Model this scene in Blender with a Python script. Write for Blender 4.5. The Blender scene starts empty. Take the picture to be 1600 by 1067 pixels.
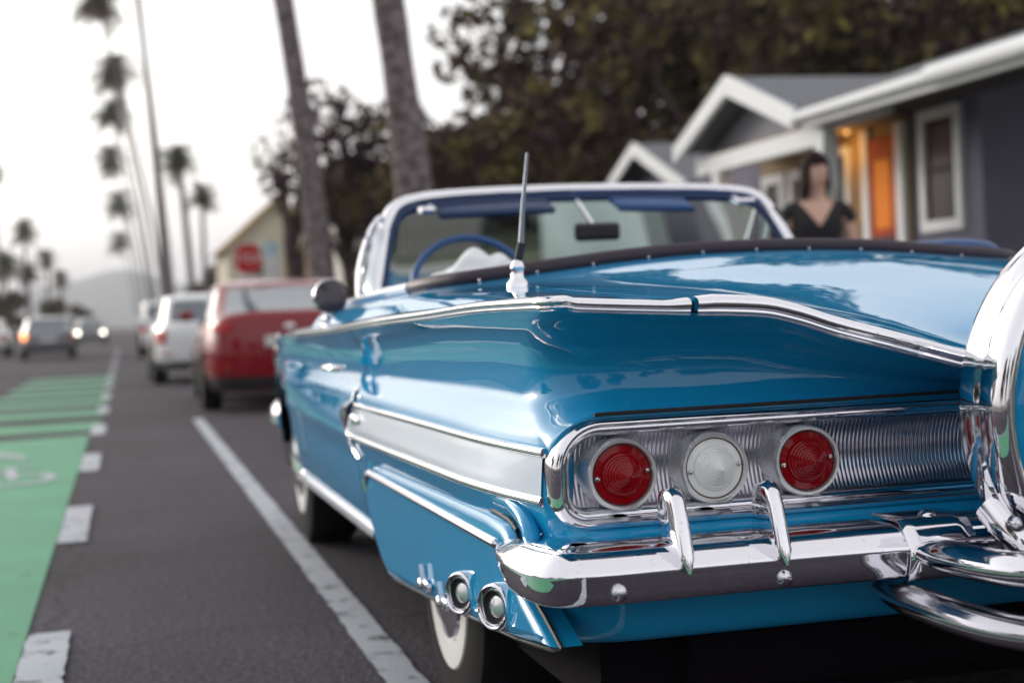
import bpy, math, random
import numpy as np
from mathutils import Vector, Matrix

sc = bpy.context.scene
C = sc.collection
R = math.radians
rnd = random.Random(7)

# ------------------------------------------------------------------ camera
cam_d = bpy.data.cameras.new("camera")
cam = bpy.data.objects.new("camera", cam_d)
C.objects.link(cam)
sc.camera = cam
cam_d.sensor_width = 36.0
cam_d.lens = 54.0
cam_d.clip_start = 0.05
cam_d.clip_end = 9000
_yaw, _pitch, _roll = R(14.15), 0.0215, 0.045
F0 = Vector((math.sin(_yaw), math.cos(_yaw), 0)); R0 = Vector((math.cos(_yaw), -math.sin(_yaw), 0)); UP = Vector((0, 0, 1))
F = F0 * math.cos(_pitch) - UP * math.sin(_pitch)
U0 = R0.cross(F)
U = U0 * math.cos(_roll) + R0 * math.sin(_roll)
Rt = R0 * math.cos(_roll) - U0 * math.sin(_roll)
cam.matrix_world = Matrix(((Rt.x, U.x, -F.x, 0), (Rt.y, U.y, -F.y, 0), (Rt.z, U.z, -F.z, 0.94), (0, 0, 0, 1)))
cam_d.dof.use_dof = True
cam_d.dof.focus_distance = 2.6
cam_d.dof.aperture_fstop = 2.8

# ------------------------------------------------------------------ world and sun
SUN_EL, SUN_AZ = R(13), R(-34)          # azimuth from +Y towards +X (negative: from the left)
w = bpy.data.worlds.new("World"); sc.world = w; w.use_nodes = True
nt = w.node_tree; nt.nodes.clear()
sky = nt.nodes.new("ShaderNodeTexSky"); sky.sky_type = 'NISHITA'; sky.sun_disc = False
sky.sun_elevation = SUN_EL; sky.sun_rotation = SUN_AZ
sky.dust_density = 6.0; sky.air_density = 1.0; sky.ozone_density = 1.5
hs = nt.nodes.new("ShaderNodeHueSaturation"); hs.inputs['Saturation'].default_value = 0.35
bg = nt.nodes.new("ShaderNodeBackground"); bg.inputs['Strength'].default_value = 0.15
wo = nt.nodes.new("ShaderNodeOutputWorld")
veil = nt.nodes.new("ShaderNodeMix"); veil.data_type = 'RGBA'; veil.inputs[0].default_value = 0.55      # thin white overcast over the clear sky
veil.inputs[7].default_value = (5.0, 4.93, 4.95, 1)
nt.links.new(sky.outputs[0], hs.inputs['Color']); nt.links.new(hs.outputs[0], veil.inputs[6]); nt.links.new(veil.outputs[2], bg.inputs[0]); nt.links.new(bg.outputs[0], wo.inputs[0])
sl = bpy.data.lights.new("sun", 'SUN'); sl.energy = 0.5; sl.angle = R(14); sl.color = (1.0, 0.93, 0.85)
so = bpy.data.objects.new("sun", sl); C.objects.link(so)
sd = Vector((math.sin(SUN_AZ) * math.cos(SUN_EL), math.cos(SUN_AZ) * math.cos(SUN_EL), math.sin(SUN_EL)))
so.rotation_euler = (-sd).to_track_quat('-Z', 'Y').to_euler(); so.location = (-20, 10, 30)
sc.view_settings.view_transform = 'Standard'; sc.view_settings.look = 'None'
sc.view_settings.exposure = 0.95; sc.view_settings.gamma = 1.0
sc.cycles.use_denoising = True
sc.cycles.max_bounces = 8; sc.cycles.transparent_max_bounces = 12

# ------------------------------------------------------------------ materials
MATS = {}
def mat(name, col, rough=0.5, metal=0.0, coat=0.0, var=0.0, vscale=8.0, bump=0.0, bscale=40.0, trans=0.0, ior=1.45,
        emit=None, estr=0.0, col2=None, detail=6.0, coat_rough=0.03, spec=None):
    m = bpy.data.materials.new(name); m.use_nodes = True
    n = m.node_tree.nodes; l = m.node_tree.links; p = n["Principled BSDF"]
    p.inputs['Base Color'].default_value = (*col, 1); p.inputs['Roughness'].default_value = rough
    p.inputs['Metallic'].default_value = metal; p.inputs['Coat Weight'].default_value = coat
    p.inputs['Coat Roughness'].default_value = coat_rough
    p.inputs['Transmission Weight'].default_value = trans; p.inputs['IOR'].default_value = ior
    if spec is not None: p.inputs['Specular IOR Level'].default_value = spec
    if emit: p.inputs['Emission Color'].default_value = (*emit, 1); p.inputs['Emission Strength'].default_value = estr
    tc = None
    if var or col2 or bump:
        tc = n.new("ShaderNodeTexCoord")
    if var or col2:
        t = n.new("ShaderNodeTexNoise"); t.inputs['Scale'].default_value = vscale; t.inputs['Detail'].default_value = detail
        l.new(tc.outputs['Object'], t.inputs['Vector'])
        r = n.new("ShaderNodeValToRGB")
        c2 = col2 or tuple(min(1, c * (1 + var)) for c in col); c1 = col if col2 else tuple(c * (1 - var) for c in col)
        r.color_ramp.elements[0].color = (*c1, 1); r.color_ramp.elements[1].color = (*c2, 1)
        r.color_ramp.elements[0].position = 0.32; r.color_ramp.elements[1].position = 0.68
        l.new(t.outputs[0], r.inputs[0]); l.new(r.outputs[0], p.inputs['Base Color'])
    if bump:
        t2 = n.new("ShaderNodeTexNoise"); t2.inputs['Scale'].default_value = bscale; t2.inputs['Detail'].default_value = 5
        l.new(tc.outputs['Object'], t2.inputs['Vector'])
        b = n.new("ShaderNodeBump"); b.inputs['Strength'].default_value = bump; b.inputs['Distance'].default_value = 0.02
        l.new(t2.outputs[0], b.inputs['Height']); l.new(b.outputs[0], p.inputs['Normal'])
    MATS[name] = m
    return m

BLUE = mat("blue_paint", (0.008, 0.275, 0.55), 0.6, 0.0, 1.0, spec=0.0, coat_rough=.02)
BLUEIN = mat("blue_trim", (0.012, 0.07, 0.21), 0.4)
NAVY = mat("navy_trim", (0.008, 0.03, 0.10), 0.4)
WHITEP = mat("white_paint", (0.66, 0.75, 0.87), 0.25, 0, 1.0)
CHROME = mat("chrome", (0.80, 0.79, 0.83), 0.035, 1.0)
CHROMED = mat("aged_chrome", (0.66, 0.64, 0.69), 0.14, 1.0, bump=0.06, bscale=9)
ALU = mat("ribbed_aluminium", (0.46, 0.44, 0.49), 0.20, 1.0)
SATIN = mat("satin_metal", (0.78, 0.79, 0.81), 0.36, 0.8)
REDLENS = mat("red_lens", (0.25, 0.001, 0.005), 0.5, 0, 0.75, coat_rough=0.04, spec=0.0)
CLEARLENS = mat("clear_lens", (0.86, 0.87, 0.86), 0.12, 0, 1.0, coat_rough=0.03)
RUBBER = mat("black_rubber", (0.018, 0.015, 0.018), 0.6)
VINYL = mat("dark_vinyl", (0.03, 0.018, 0.03), 0.5)
TYRE = mat("tyre_rubber", (0.010, 0.009, 0.010), 0.85, spec=.2)
WWALL = mat("white_sidewall", (0.72, 0.72, 0.70), 0.55)
DARK = mat("dark_underbody", (0.006, 0.004, 0.007), 0.9, spec=.1)
GLASS = mat("car_glass", (0.60, 0.75, 0.74), 0.0, 0, 0, trans=1.0, ior=1.12)
CLOTH = mat("white_cloth", (0.74, 0.76, 0.78), 0.85)
RUST = mat("rust_speck", (0.10, 0.06, 0.05), 0.8)

# hand-polished paint: long shallow waves in the panels; pitted chrome
def wavy(m, sc3, strength, dist):
    n = m.node_tree.nodes; l = m.node_tree.links; p = n["Principled BSDF"]
    tc = n.new("ShaderNodeTexCoord"); mp = n.new("ShaderNodeMapping"); mp.inputs['Scale'].default_value = sc3
    t = n.new("ShaderNodeTexNoise"); t.inputs['Scale'].default_value = 1; t.inputs['Detail'].default_value = 2
    b = n.new("ShaderNodeBump"); b.inputs['Strength'].default_value = strength; b.inputs['Distance'].default_value = dist
    l.new(tc.outputs['Object'], mp.inputs[0]); l.new(mp.outputs[0], t.inputs[0]); l.new(t.outputs[0], b.inputs['Height'])
    l.new(b.outputs[0], p.inputs['Normal']); l.new(b.outputs[0], p.inputs['Coat Normal'])
def pitted(m, lo, hi, scale):
    n = m.node_tree.nodes; l = m.node_tree.links; p = n["Principled BSDF"]
    tc = n.new("ShaderNodeTexCoord"); t = n.new("ShaderNodeTexNoise"); t.inputs['Scale'].default_value = scale; t.inputs['Detail'].default_value = 8
    r = n.new("ShaderNodeMapRange"); r.inputs['From Min'].default_value = .35; r.inputs['From Max'].default_value = .75; r.inputs['To Min'].default_value = lo; r.inputs['To Max'].default_value = hi
    l.new(tc.outputs['Object'], t.inputs[0]); l.new(t.outputs[0], r.inputs[0]); l.new(r.outputs[0], p.inputs['Roughness'])
    v = n.new("ShaderNodeTexNoise"); v.inputs['Scale'].default_value = 260; v.inputs['Detail'].default_value = 2; l.new(tc.outputs['Object'], v.inputs[0])
    q = n.new("ShaderNodeValToRGB"); q.color_ramp.elements[0].position = .70; q.color_ramp.elements[1].position = .76
    c = p.inputs['Base Color'].default_value; q.color_ramp.elements[0].color = tuple(c); q.color_ramp.elements[1].color = (.22, .17, .17, 1)
    l.new(v.outputs[0], q.inputs[0]); l.new(q.outputs[0], p.inputs['Base Color'])
wavy(BLUE, (5, 2.2, 9), .35, .0035); wavy(WHITEP, (4, 2, 8), .3, .003)
pitted(CHROME, .02, .10, 7); pitted(CHROMED, .08, .28, 9); pitted(SATIN, .22, .42, 20)

# ------------------------------------------------------------------ mesh helpers
class MB:
    def __init__(s): s.v = []; s.f = []; s.m = []
    def add(s, vs, fs, mi=0):
        o = len(s.v); s.v.extend([tuple(x) for x in vs]); s.f.extend([tuple(i + o for i in f) for f in fs]); s.m.extend([mi] * len(fs)); return s
    def grid(s, P, closed_u=False, closed_v=False, mi=0, flip=False):
        """P: rows x cols x 3"""
        P = np.asarray(P, float); nr, nc = P.shape[:2]; fs = []
        for i in range(nr if closed_u else nr - 1):
            for j in range(nc if closed_v else nc - 1):
                a, b, c, d = i * nc + j, i * nc + (j + 1) % nc, ((i + 1) % nr) * nc + (j + 1) % nc, ((i + 1) % nr) * nc + j
                fs.append((a, d, c, b) if flip else (a, b, c, d))
        return s.add(P.reshape(-1, 3), fs, mi)
    def box(s, lo, hi, M=None, mi=0):
        x0, y0, z0 = lo; x1, y1, z1 = hi
        vs = [Vector(p) for p in ((x0, y0, z0), (x1, y0, z0), (x1, y1, z0), (x0, y1, z0), (x0, y0, z1), (x1, y0, z1), (x1, y1, z1), (x0, y1, z1))]
        if M is not None: vs = [M @ v for v in vs]
        return s.add(vs, [(3, 2, 1, 0), (4, 5, 6, 7), (0, 1, 5, 4), (1, 2, 6, 5), (2, 3, 7, 6), (3, 0, 4, 7)], mi)
    def bar(s, a, b, w, h=None, up=(0, 0, 1), mi=0):
        """box from point a to point b with section w x h"""
        a = Vector(a); b = Vector(b); h = h or w; d = (b - a).normalized(); x = d.cross(Vector(up)).normalized(); u = x.cross(d)
        vs = []
        for p in (a, b):
            for i, j in ((-1, -1), (1, -1), (1, 1), (-1, 1)): vs.append(p + x * (i * w / 2) + u * (j * h / 2))
        return s.add(vs, [(3, 2, 1, 0), (4, 5, 6, 7), (0, 1, 5, 4), (1, 2, 6, 5), (2, 3, 7, 6), (3, 0, 4, 7)], mi)
    def tube(s, path, r, n=10, cap=True, mi=0, closed=False, sx=1.0, sz=1.0):
        P = [Vector(p) for p in path]; m = len(P); rs = r if hasattr(r, '__len__') else [r] * m
        rings = []
        for i in range(m):
            if closed: t = (P[(i + 1) % m] - P[i - 1])
            else: t = P[min(i + 1, m - 1)] - P[max(i - 1, 0)]
            t.normalize()
            ref = Vector((0, 0, 1)) if abs(t.z) < 0.9 else Vector((0, 1, 0))
            x = t.cross(ref).normalized(); u = x.cross(t)
            rings.append([P[i] + x * (math.cos(a) * rs[i] * sx) + u * (math.sin(a) * rs[i] * sz) for a in (2 * math.pi * k / n for k in range(n))])
        s.grid(rings, closed_u=closed, closed_v=True, mi=mi)
        if cap and not closed:
            s.add(rings[0], [tuple(range(n))], mi); s.add(rings[-1], [tuple(reversed(range(n)))], mi)
        return s
    def lathe(s, prof, n=32, M=None, mi=0):
        """prof: (r, h) pairs round local Z"""
        g = [[(r * math.cos(a), r * math.sin(a), h) for a in (2 * math.pi * k / n for k in range(n))] for r, h in prof]
        if M is not None: g = [[tuple(M @ Vector(p)) for p in row] for row in g]
        return s.grid(g, closed_v=True, mi=mi)
    def prism(s, poly, d, mi=0):
        """poly of 3D points, extruded by vector d"""
        n = len(poly); a = [Vector(p) for p in poly]; b = [p + Vector(d) for p in a]
        s.add(a + b, [tuple(range(n - 1, -1, -1)), tuple(range(n, 2 * n))] + [(i, (i + 1) % n, (i + 1) % n + n, i + n) for i in range(n)], mi); return s
    def sphere(s, c, r, n=10, sc3=(1, 1, 1), mi=0):
        g = []
        for i in range(n // 2 + 1):
            th = math.pi * i / (n // 2)
            g.append([(c[0] + r * sc3[0] * math.sin(th) * math.cos(a), c[1] + r * sc3[1] * math.sin(th) * math.sin(a), c[2] + r * sc3[2] * math.cos(th)) for a in (2 * math.pi * k / n for k in range(n))])
        return s.grid(g, closed_v=True, mi=mi)
    def build(s, name, mats, parent=None, smooth=True, bevel=0.0, off=None, sharp=40, kind=None, solid=0.0, subsurf=0):
        me = bpy.data.meshes.new(name)
        vs = s.v
        if off is not None: vs = [(x - off[0], y - off[1], z - off[2]) for x, y, z in vs]
        me.from_pydata(vs, [], s.f)
        if not isinstance(mats, (list, tuple)): mats = [mats]
        for m in mats: me.materials.append(m)
        me.polygons.foreach_set("material_index", s.m)
        me.validate(); me.update()
        if smooth:
            me.polygons.foreach_set("use_smooth", [True] * len(me.polygons))
            if sharp: me.set_sharp_from_angle(angle=R(sharp))
        o = bpy.data.objects.new(name, me); C.objects.link(o)
        if parent: o.parent = parent
        if kind: o['kind'] = kind
        if solid:
            md = o.modifiers.new("solid", 'SOLIDIFY'); md.thickness = solid; md.offset = 0
        if bevel:
            md = o.modifiers.new("bevel", 'BEVEL'); md.width = bevel; md.segments = 3; md.limit_method = 'ANGLE'; md.angle_limit = R(35)
            md.harden_normals = False
        if subsurf:
            md = o.modifiers.new("sub", 'SUBSURF'); md.levels = subsurf; md.render_levels = subsurf
        return o

def thing(name, label, cat, loc=(0, 0, 0), group=None, rotz=0):
    o = bpy.data.objects.new(name, None); C.objects.link(o); o.location = loc; o.rotation_euler = (0, 0, rotz)
    o['label'] = label; o['category'] = cat
    if group: o['group'] = group
    return o
def tag(o, label, cat, group=None):
    o['label'] = label; o['category'] = cat
    if group: o['group'] = group
    return o
def copy_tree(o, parent=None):
    c = o.copy(); C.objects.link(c)
    if parent: c.parent = parent
    for ch in list(o.children): copy_tree(ch, c)
    return c

def interp(xs, ys, x):
    """monotone-ish smooth (PCHIP) interpolation"""
    xs = np.asarray(xs, float); ys = np.asarray(ys, float); x = np.atleast_1d(np.asarray(x, float))
    h = np.diff(xs); d = np.diff(ys) / h; m = np.zeros_like(ys)
    m[0], m[-1] = d[0], d[-1]
    for i in range(1, len(xs) - 1):
        if d[i - 1] * d[i] > 0:
            w1, w2 = 2 * h[i] + h[i - 1], h[i] + 2 * h[i - 1]; m[i] = (w1 + w2) / (w1 / d[i - 1] + w2 / d[i])
    xc = np.clip(x, xs[0], xs[-1]); k = np.clip(np.searchsorted(xs, xc) - 1, 0, len(xs) - 2)
    t = (xc - xs[k]) / h[k]
    r = (2 * t**3 - 3 * t**2 + 1) * ys[k] + (t**3 - 2 * t**2 + t) * h[k] * m[k] + (-2 * t**3 + 3 * t**2) * ys[k + 1] + (t**3 - t**2) * h[k] * m[k + 1]
    return r
def catmull(pts, per=8):
    P = [np.array(p, float) for p in pts]; P = [2 * P[0] - P[1]] + P + [2 * P[-1] - P[-2]]; out = []
    for i in range(1, len(P) - 2):
        for k in range(per):
            t = k / per
            out.append(0.5 * (2 * P[i] + (P[i + 1] - P[i - 1]) * t + (2 * P[i - 1] - 5 * P[i] + 4 * P[i + 1] - P[i + 2]) * t * t + (3 * P[i] - P[i - 1] - 3 * P[i + 1] + P[i + 2]) * t**3))
    out.append(P[-2]); return out
def axis_m(origin, z, up=(0, 0, 1)):
    z = Vector(z).normalized(); x = Vector(up).cross(z).normalized(); y = z.cross(x)
    return Matrix(((x.x, y.x, z.x, origin[0]), (x.y, y.y, z.y, origin[1]), (x.z, y.z, z.z, origin[2]), (0, 0, 0, 1)))

# ==================================================================== GROUND
def asphalt():
    m = bpy.data.materials.new("asphalt"); m.use_nodes = True
    n = m.node_tree.nodes; l = m.node_tree.links; p = n["Principled BSDF"]
    tc = n.new("ShaderNodeTexCoord")
    v = n.new("ShaderNodeTexVoronoi"); v.inputs['Scale'].default_value = 90
    a = n.new("ShaderNodeTexNoise"); a.inputs['Scale'].default_value = 1.3; a.inputs['Detail'].default_value = 8
    b = n.new("ShaderNodeTexNoise"); b.inputs['Scale'].default_value = 42; b.inputs['Detail'].default_value = 8; b.inputs['Roughness'].default_value = .7
    for t in (v, a, b): l.new(tc.outputs['Object'], t.inputs['Vector'])
    r1 = n.new("ShaderNodeValToRGB"); r1.color_ramp.elements[0].color = (0.029, 0.025, 0.033, 1); r1.color_ramp.elements[1].color = (0.045, 0.040, 0.050, 1)
    r1.color_ramp.elements[0].position = .35; r1.color_ramp.elements[1].position = .7
    l.new(a.outputs[0], r1.inputs[0])
    r2 = n.new("ShaderNodeValToRGB"); r2.color_ramp.elements[0].color = (0.22, 0.20, 0.22, 1); r2.color_ramp.elements[1].color = (2.3, 2.2, 2.3, 1)
    r2.color_ramp.elements[0].position = .36; r2.color_ramp.elements[1].position = .68
    l.new(b.outputs[0], r2.inputs[0])
    mx = n.new("ShaderNodeMix"); mx.data_type = 'RGBA'; mx.blend_type = 'MULTIPLY'; mx.inputs[0].default_value = 1
    # hairline cracks and darker patches
    cv = n.new("ShaderNodeTexVoronoi"); cv.feature = 'DISTANCE_TO_EDGE'; cv.inputs['Scale'].default_value = .55
    wn = n.new("ShaderNodeTexNoise"); wn.inputs['Scale'].default_value = 2.2; wn.inputs['Detail'].default_value = 6
    wm = n.new("ShaderNodeMix"); wm.data_type = 'RGBA'; wm.inputs[0].default_value = .35
    l.new(tc.outputs['Object'], wn.inputs[0]); l.new(tc.outputs['Object'], wm.inputs[6]); l.new(wn.outputs['Color'], wm.inputs[7]); l.new(wm.outputs[2], cv.inputs[0])
    cr = n.new("ShaderNodeValToRGB"); cr.color_ramp.elements[0].color = (.35, .33, .35, 1); cr.color_ramp.elements[1].color = (1, 1, 1, 1); cr.color_ramp.elements[1].position = .006
    l.new(cv.outputs['Distance'], cr.inputs[0])
    pn = n.new("ShaderNodeTexNoise"); pn.inputs['Scale'].default_value = .35; pn.inputs['Detail'].default_value = 5; l.new(tc.outputs['Object'], pn.inputs[0])
    pr_ = n.new("ShaderNodeValToRGB"); pr_.color_ramp.elements[0].color = (.72, .70, .72, 1); pr_.color_ramp.elements[0].position = .38; pr_.color_ramp.elements[1].color = (1.1, 1.1, 1.1, 1); pr_.color_ramp.elements[1].position = .62
    l.new(pn.outputs[0], pr_.inputs[0])
    m2 = n.new("ShaderNodeMix"); m2.data_type = 'RGBA'; m2.blend_type = 'MULTIPLY'; m2.inputs[0].default_value = 1
    m3 = n.new("ShaderNodeMix"); m3.data_type = 'RGBA'; m3.blend_type = 'MULTIPLY'; m3.inputs[0].default_value = 1
    l.new(r1.outputs[0], mx.inputs[6]); l.new(r2.outputs[0], mx.inputs[7]); l.new(mx.outputs[2], m2.inputs[6]); l.new(cr.outputs[0], m2.inputs[7]); l.new(m2.outputs[2], m3.inputs[6]); l.new(pr_.outputs[0], m3.inputs[7]); l.new(m3.outputs[2], p.inputs['Base Color'])
    p.inputs['Roughness'].default_value = 0.85; p.inputs['Specular IOR Level'].default_value = 0.3
    bp = n.new("ShaderNodeBump"); bp.inputs['Strength'].default_value = 0.7; bp.inputs['Distance'].default_value = 0.006
    l.new(v.outputs[0], bp.inputs['Height']); l.new(bp.outputs[0], p.inputs['Normal'])
    return m
def worn_paint(name, col, under=(0.05, 0.045, 0.05), wear=0.40):
    m = bpy.data.materials.new(name); m.use_nodes = True
    n = m.node_tree.nodes; l = m.node_tree.links; p = n["Principled BSDF"]
    tc = n.new("ShaderNodeTexCoord")
    a = n.new("ShaderNodeTexNoise"); a.inputs['Scale'].default_value = 9; a.inputs['Detail'].default_value = 12; a.inputs['Roughness'].default_value = 0.72
    b = n.new("ShaderNodeTexNoise"); b.inputs['Scale'].default_value = 2; b.inputs['Detail'].default_value = 5
    l.new(tc.outputs['Object'], a.inputs['Vector']); l.new(tc.outputs['Object'], b.inputs['Vector'])
    r = n.new("ShaderNodeValToRGB"); r.color_ramp.elements[0].color = (*under, 1); r.color_ramp.elements[1].color = (*col, 1)
    r.color_ramp.elements[0].position = wear - .03; r.color_ramp.elements[1].position = wear + .03
    l.new(a.outputs[0], r.inputs[0])
    r2 = n.new("ShaderNodeValToRGB"); r2.color_ramp.elements[0].color = (.60, .63, .66, 1); r2.color_ramp.elements[1].color = (1, 1, 1, 1)
    l.new(b.outputs[0], r2.inputs[0])
    mx = n.new("ShaderNodeMix"); mx.data_type = 'RGBA'; mx.blend_type = 'MULTIPLY'; mx.inputs[0].default_value = 1
    l.new(r.outputs[0], mx.inputs[6]); l.new(r2.outputs[0], mx.inputs[7]); l.new(mx.outputs[2], p.inputs['Base Color'])
    p.inputs['Roughness'].default_value = 0.7
    bp = n.new("ShaderNodeBump"); bp.inputs['Strength'].default_value = 0.4; bp.inputs['Distance'].default_value = 0.004
    vv = n.new("ShaderNodeTexVoronoi"); vv.inputs['Scale'].default_value = 90; l.new(tc.outputs['Object'], vv.inputs['Vector'])
    l.new(vv.outputs[0], bp.inputs['Height']); l.new(bp.outputs[0], p.inputs['Normal'])
    return m
ASPH = asphalt()
CONC = mat("concrete", (0.30, 0.29, 0.28), 0.85, var=0.2, vscale=3, bump=0.3, bscale=30)
EARTH = mat("dry_earth", (0.10, 0.085, 0.06), 0.9, var=0.3, vscale=0.3)
LAWNM = mat("lawn_green", (0.055, 0.06, 0.028), 0.9, var=0.4, vscale=6)
WPAINT = worn_paint("white_road_paint", (0.46, 0.48, 0.52), wear=0.42)
GPAINT = worn_paint("green_road_paint", (0.075, 0.33, 0.17), under=(0.05, 0.14, 0.085), wear=0.36)

def sheet(name, x0, x1, y0, y1, z, m, kind='structure'):
    b = MB().add([(x0, y0, z), (x1, y0, z), (x1, y1, z), (x0, y1, z)], [(0, 1, 2, 3)])
    return b.build(name, m, smooth=False, kind=kind)
sheet("ground", -4000, 4000, -3000, 5000, -0.03, EARTH)
sheet("road", -14, 2.85, -60, 900, 0.0, ASPH)
kb = MB()
for y in range(-20, 300, 6): kb.box((2.85, y, -0.02), (3.0, y + 5.985, 0.14))
kb.build("kerb", CONC, bevel=0.015, kind='structure')
sheet("parkway_strip", 3.0, 4.15, -60, 300, 0.125, LAWNM)
sw = MB()
for i in range(60): sw.box((4.15, -20 + i * 1.5, 0.02), (5.6, -20 + i * 1.5 + 1.488, 0.14))
sw.build("sidewalk", CONC, smooth=False, kind='structure')
sheet("front_lawn", 5.6, 60, -60, 300, 0.15, LAWNM)
# far kerb and pavement
fk = MB().box((-14.15, -60, -0.02), (-14.0, 300, 0.14)); fk.build("kerb", CONC, kind='structure')
sheet("sidewalk", -17, -14.15, -60, 300, 0.135, CONC)
# bike lane
gl = MB()
gl.add([(-1.72, -8, .004), (-.335, -8, .004), (-.335, 13.9, .004), (-1.72, 13.55, .004)], [(0, 1, 2, 3)])
y = 14.55
for i in range(7):
    gl.add([(-1.72, y + .0, .004), (-.25, y, .004), (-.25, y + 1.25, .004), (-1.72, y + 1.25, .004)], [(0, 1, 2, 3)]); y += 2.35
gl.build("bike_lane", GPAINT, smooth=False, kind='structure')
wl = MB()
def strip(b, x0, x1, y0, y1, z=.008):
    n = max(2, int((y1 - y0) / .06)) if y0 < 18 else 1      # chipped edges near by
    j = .004 if y0 < 18 else 0
    b.grid([[(x0 + rnd.uniform(-j, j), y0 + (y1 - y0) * k / n + rnd.uniform(-j, j), z), (x0 * .5 + x1 * .5, y0 + (y1 - y0) * k / n + (rnd.uniform(-.01, .01) if k in (0, n) else 0), z), (x1 + rnd.uniform(-j, j), y0 + (y1 - y0) * k / n + rnd.uniform(-j, j), z)] for k in range(n + 1)])
strip(wl, .600, .700, -2, 15.25)
for i in range(20):
    y0 = 4.93 + (i - 1) * 3.45 + (0.35 if i > 1 else 0)
    y0 = 3.55 + i * 3.42
    strip(wl, -.330, -.203, y0, y0 + 1.38)
strip(wl, -1.86, -1.74, -8, 13.6)
for i in range(30): strip(wl, -5.3, -5.18, -5 + i * 9, -2 + i * 9)
for x in (-8.35, -8.15): strip(wl, x, x + .1, -8, 250)
wl.build("lane_markings", WPAINT, smooth=False, kind='structure')
# bicycle symbol on the green lane
bs = MB()
def ring(b, cx, cy, r0, r1, n=28, z=.009, sy=1.0):
    b.grid([[(cx + r * math.cos(a), cy + r * sy * math.sin(a), z) for a in (2 * math.pi * k / n for k in range(n + 1))] for r in (r0, r1)])
def flat(b, p, q, wd, z=.0095):
    p = Vector((*p, z)); q = Vector((*q, z)); d = (q - p).normalized(); nrm = Vector((-d.y, d.x, 0)) * wd / 2
    b.add([p - nrm, q - nrm, q + nrm, p + nrm], [(0, 1, 2, 3)])
ring(bs, -1.30, 10.1, .20, .27, sy=1.5); ring(bs, -.72, 10.1, .20, .27, sy=1.5)
for p, q in (((-1.30, 10.1), (-1.12, 10.75)), ((-1.12, 10.75), (-.82, 10.75)), ((-1.02, 10.1), (-.82, 10.75)), ((-1.02, 10.1), (-1.12, 10.75)), ((-1.30, 10.1), (-1.02, 10.1)), ((-.72, 10.1), (-.80, 11.0)), ((-.80, 11.0), (-.62, 11.05)), ((-1.12, 10.75), (-1.14, 10.95)), ((-1.24, 10.97), (-1.04, 10.97))):
    flat(bs, p, q, .07)
bs.add([(-1.30, 11.9, .009), (-1.02, 12.5, .009), (-1.02, 12.2, .009), (-1.30, 11.6, .009)], [(0, 1, 2, 3)]); bs.add([(-1.02, 12.5, .009), (-.74, 11.9, .009), (-.74, 11.6, .009), (-1.02, 12.2, .009)], [(0, 1, 2, 3)])
bs.build("bike_symbol", WPAINT, smooth=False, kind='structure')

# thin haze over the whole place
hz = MB().box((-1400, -400, -1.2), (1400, 3600, 135)).build("haze", bpy.data.materials.new("haze_air"), smooth=False, kind='stuff')
hzm = hz.data.materials[0]; hzm.use_nodes = True; hn = hzm.node_tree; hn.nodes.clear()
ho_ = hn.nodes.new("ShaderNodeOutputMaterial"); hv_ = hn.nodes.new("ShaderNodeVolumePrincipled"); hv_.inputs['Density'].default_value = 0.00035; hv_.inputs['Color'].default_value = (.93, .95, 1, 1); hv_.inputs['Anisotropy'].default_value = 0.1
hn.links.new(hv_.outputs[0], ho_.inputs['Volume'])
# hills far down the street
hm = mat("hill_scrub", (0.10, 0.11, 0.10), 0.9, var=0.3, vscale=0.004)
hl = MB(); g = []
xs = np.linspace(-900, 500, 90)
ridge = 55 + 42 * np.exp(-((xs + 40) / 110) ** 2) + 10 * np.sin(xs * .013) + 5 * np.sin(xs * .041 + 1)
for t, dy in ((0, 0), (.35, 120), (.75, 260), (1, 400), (.6, 700), (0, 1000)):
    g.append([(x, 2200 + dy, -2 + t * (r - 4 * abs(math.sin(x * .02)) * (1 - t))) for x, r in zip(xs, ridge)])
hl.grid(g, flip=True); hl.build("hills", hm, kind='structure')

# ==================================================================== THE VINTAGE CONVERTIBLE
XC = 1.60                        # centre line of the car; w = distance from it
ORG = (XC, 3.45, 0.0)
car = thing("vintage_convertible", "light blue vintage convertible with chrome tail panel parked at the kerb", "car", ORG)
def part(b, name, m, parent=None, **k):
    p = parent or car
    return b.build(name, m, p, off=ORG, **k)

zl_w = [0, .10, .19, .275, .388, .50, .565, .62, .75, .90, .985]
zl_z = [.764, .772, .789, .812, .845, .877, .899, .912, .921, .931, .938]
def zlip_rear(wd): return interp(zl_w, zl_z, wd)
YS = [2.2, 2.6, 3.2, 3.9, 4.55, 5.4, 6.2, 7.25]
def zlip_side(Y): return interp(YS, [.938, .937, .925, .911, .894, .878, .868, .848], Y)
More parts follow.
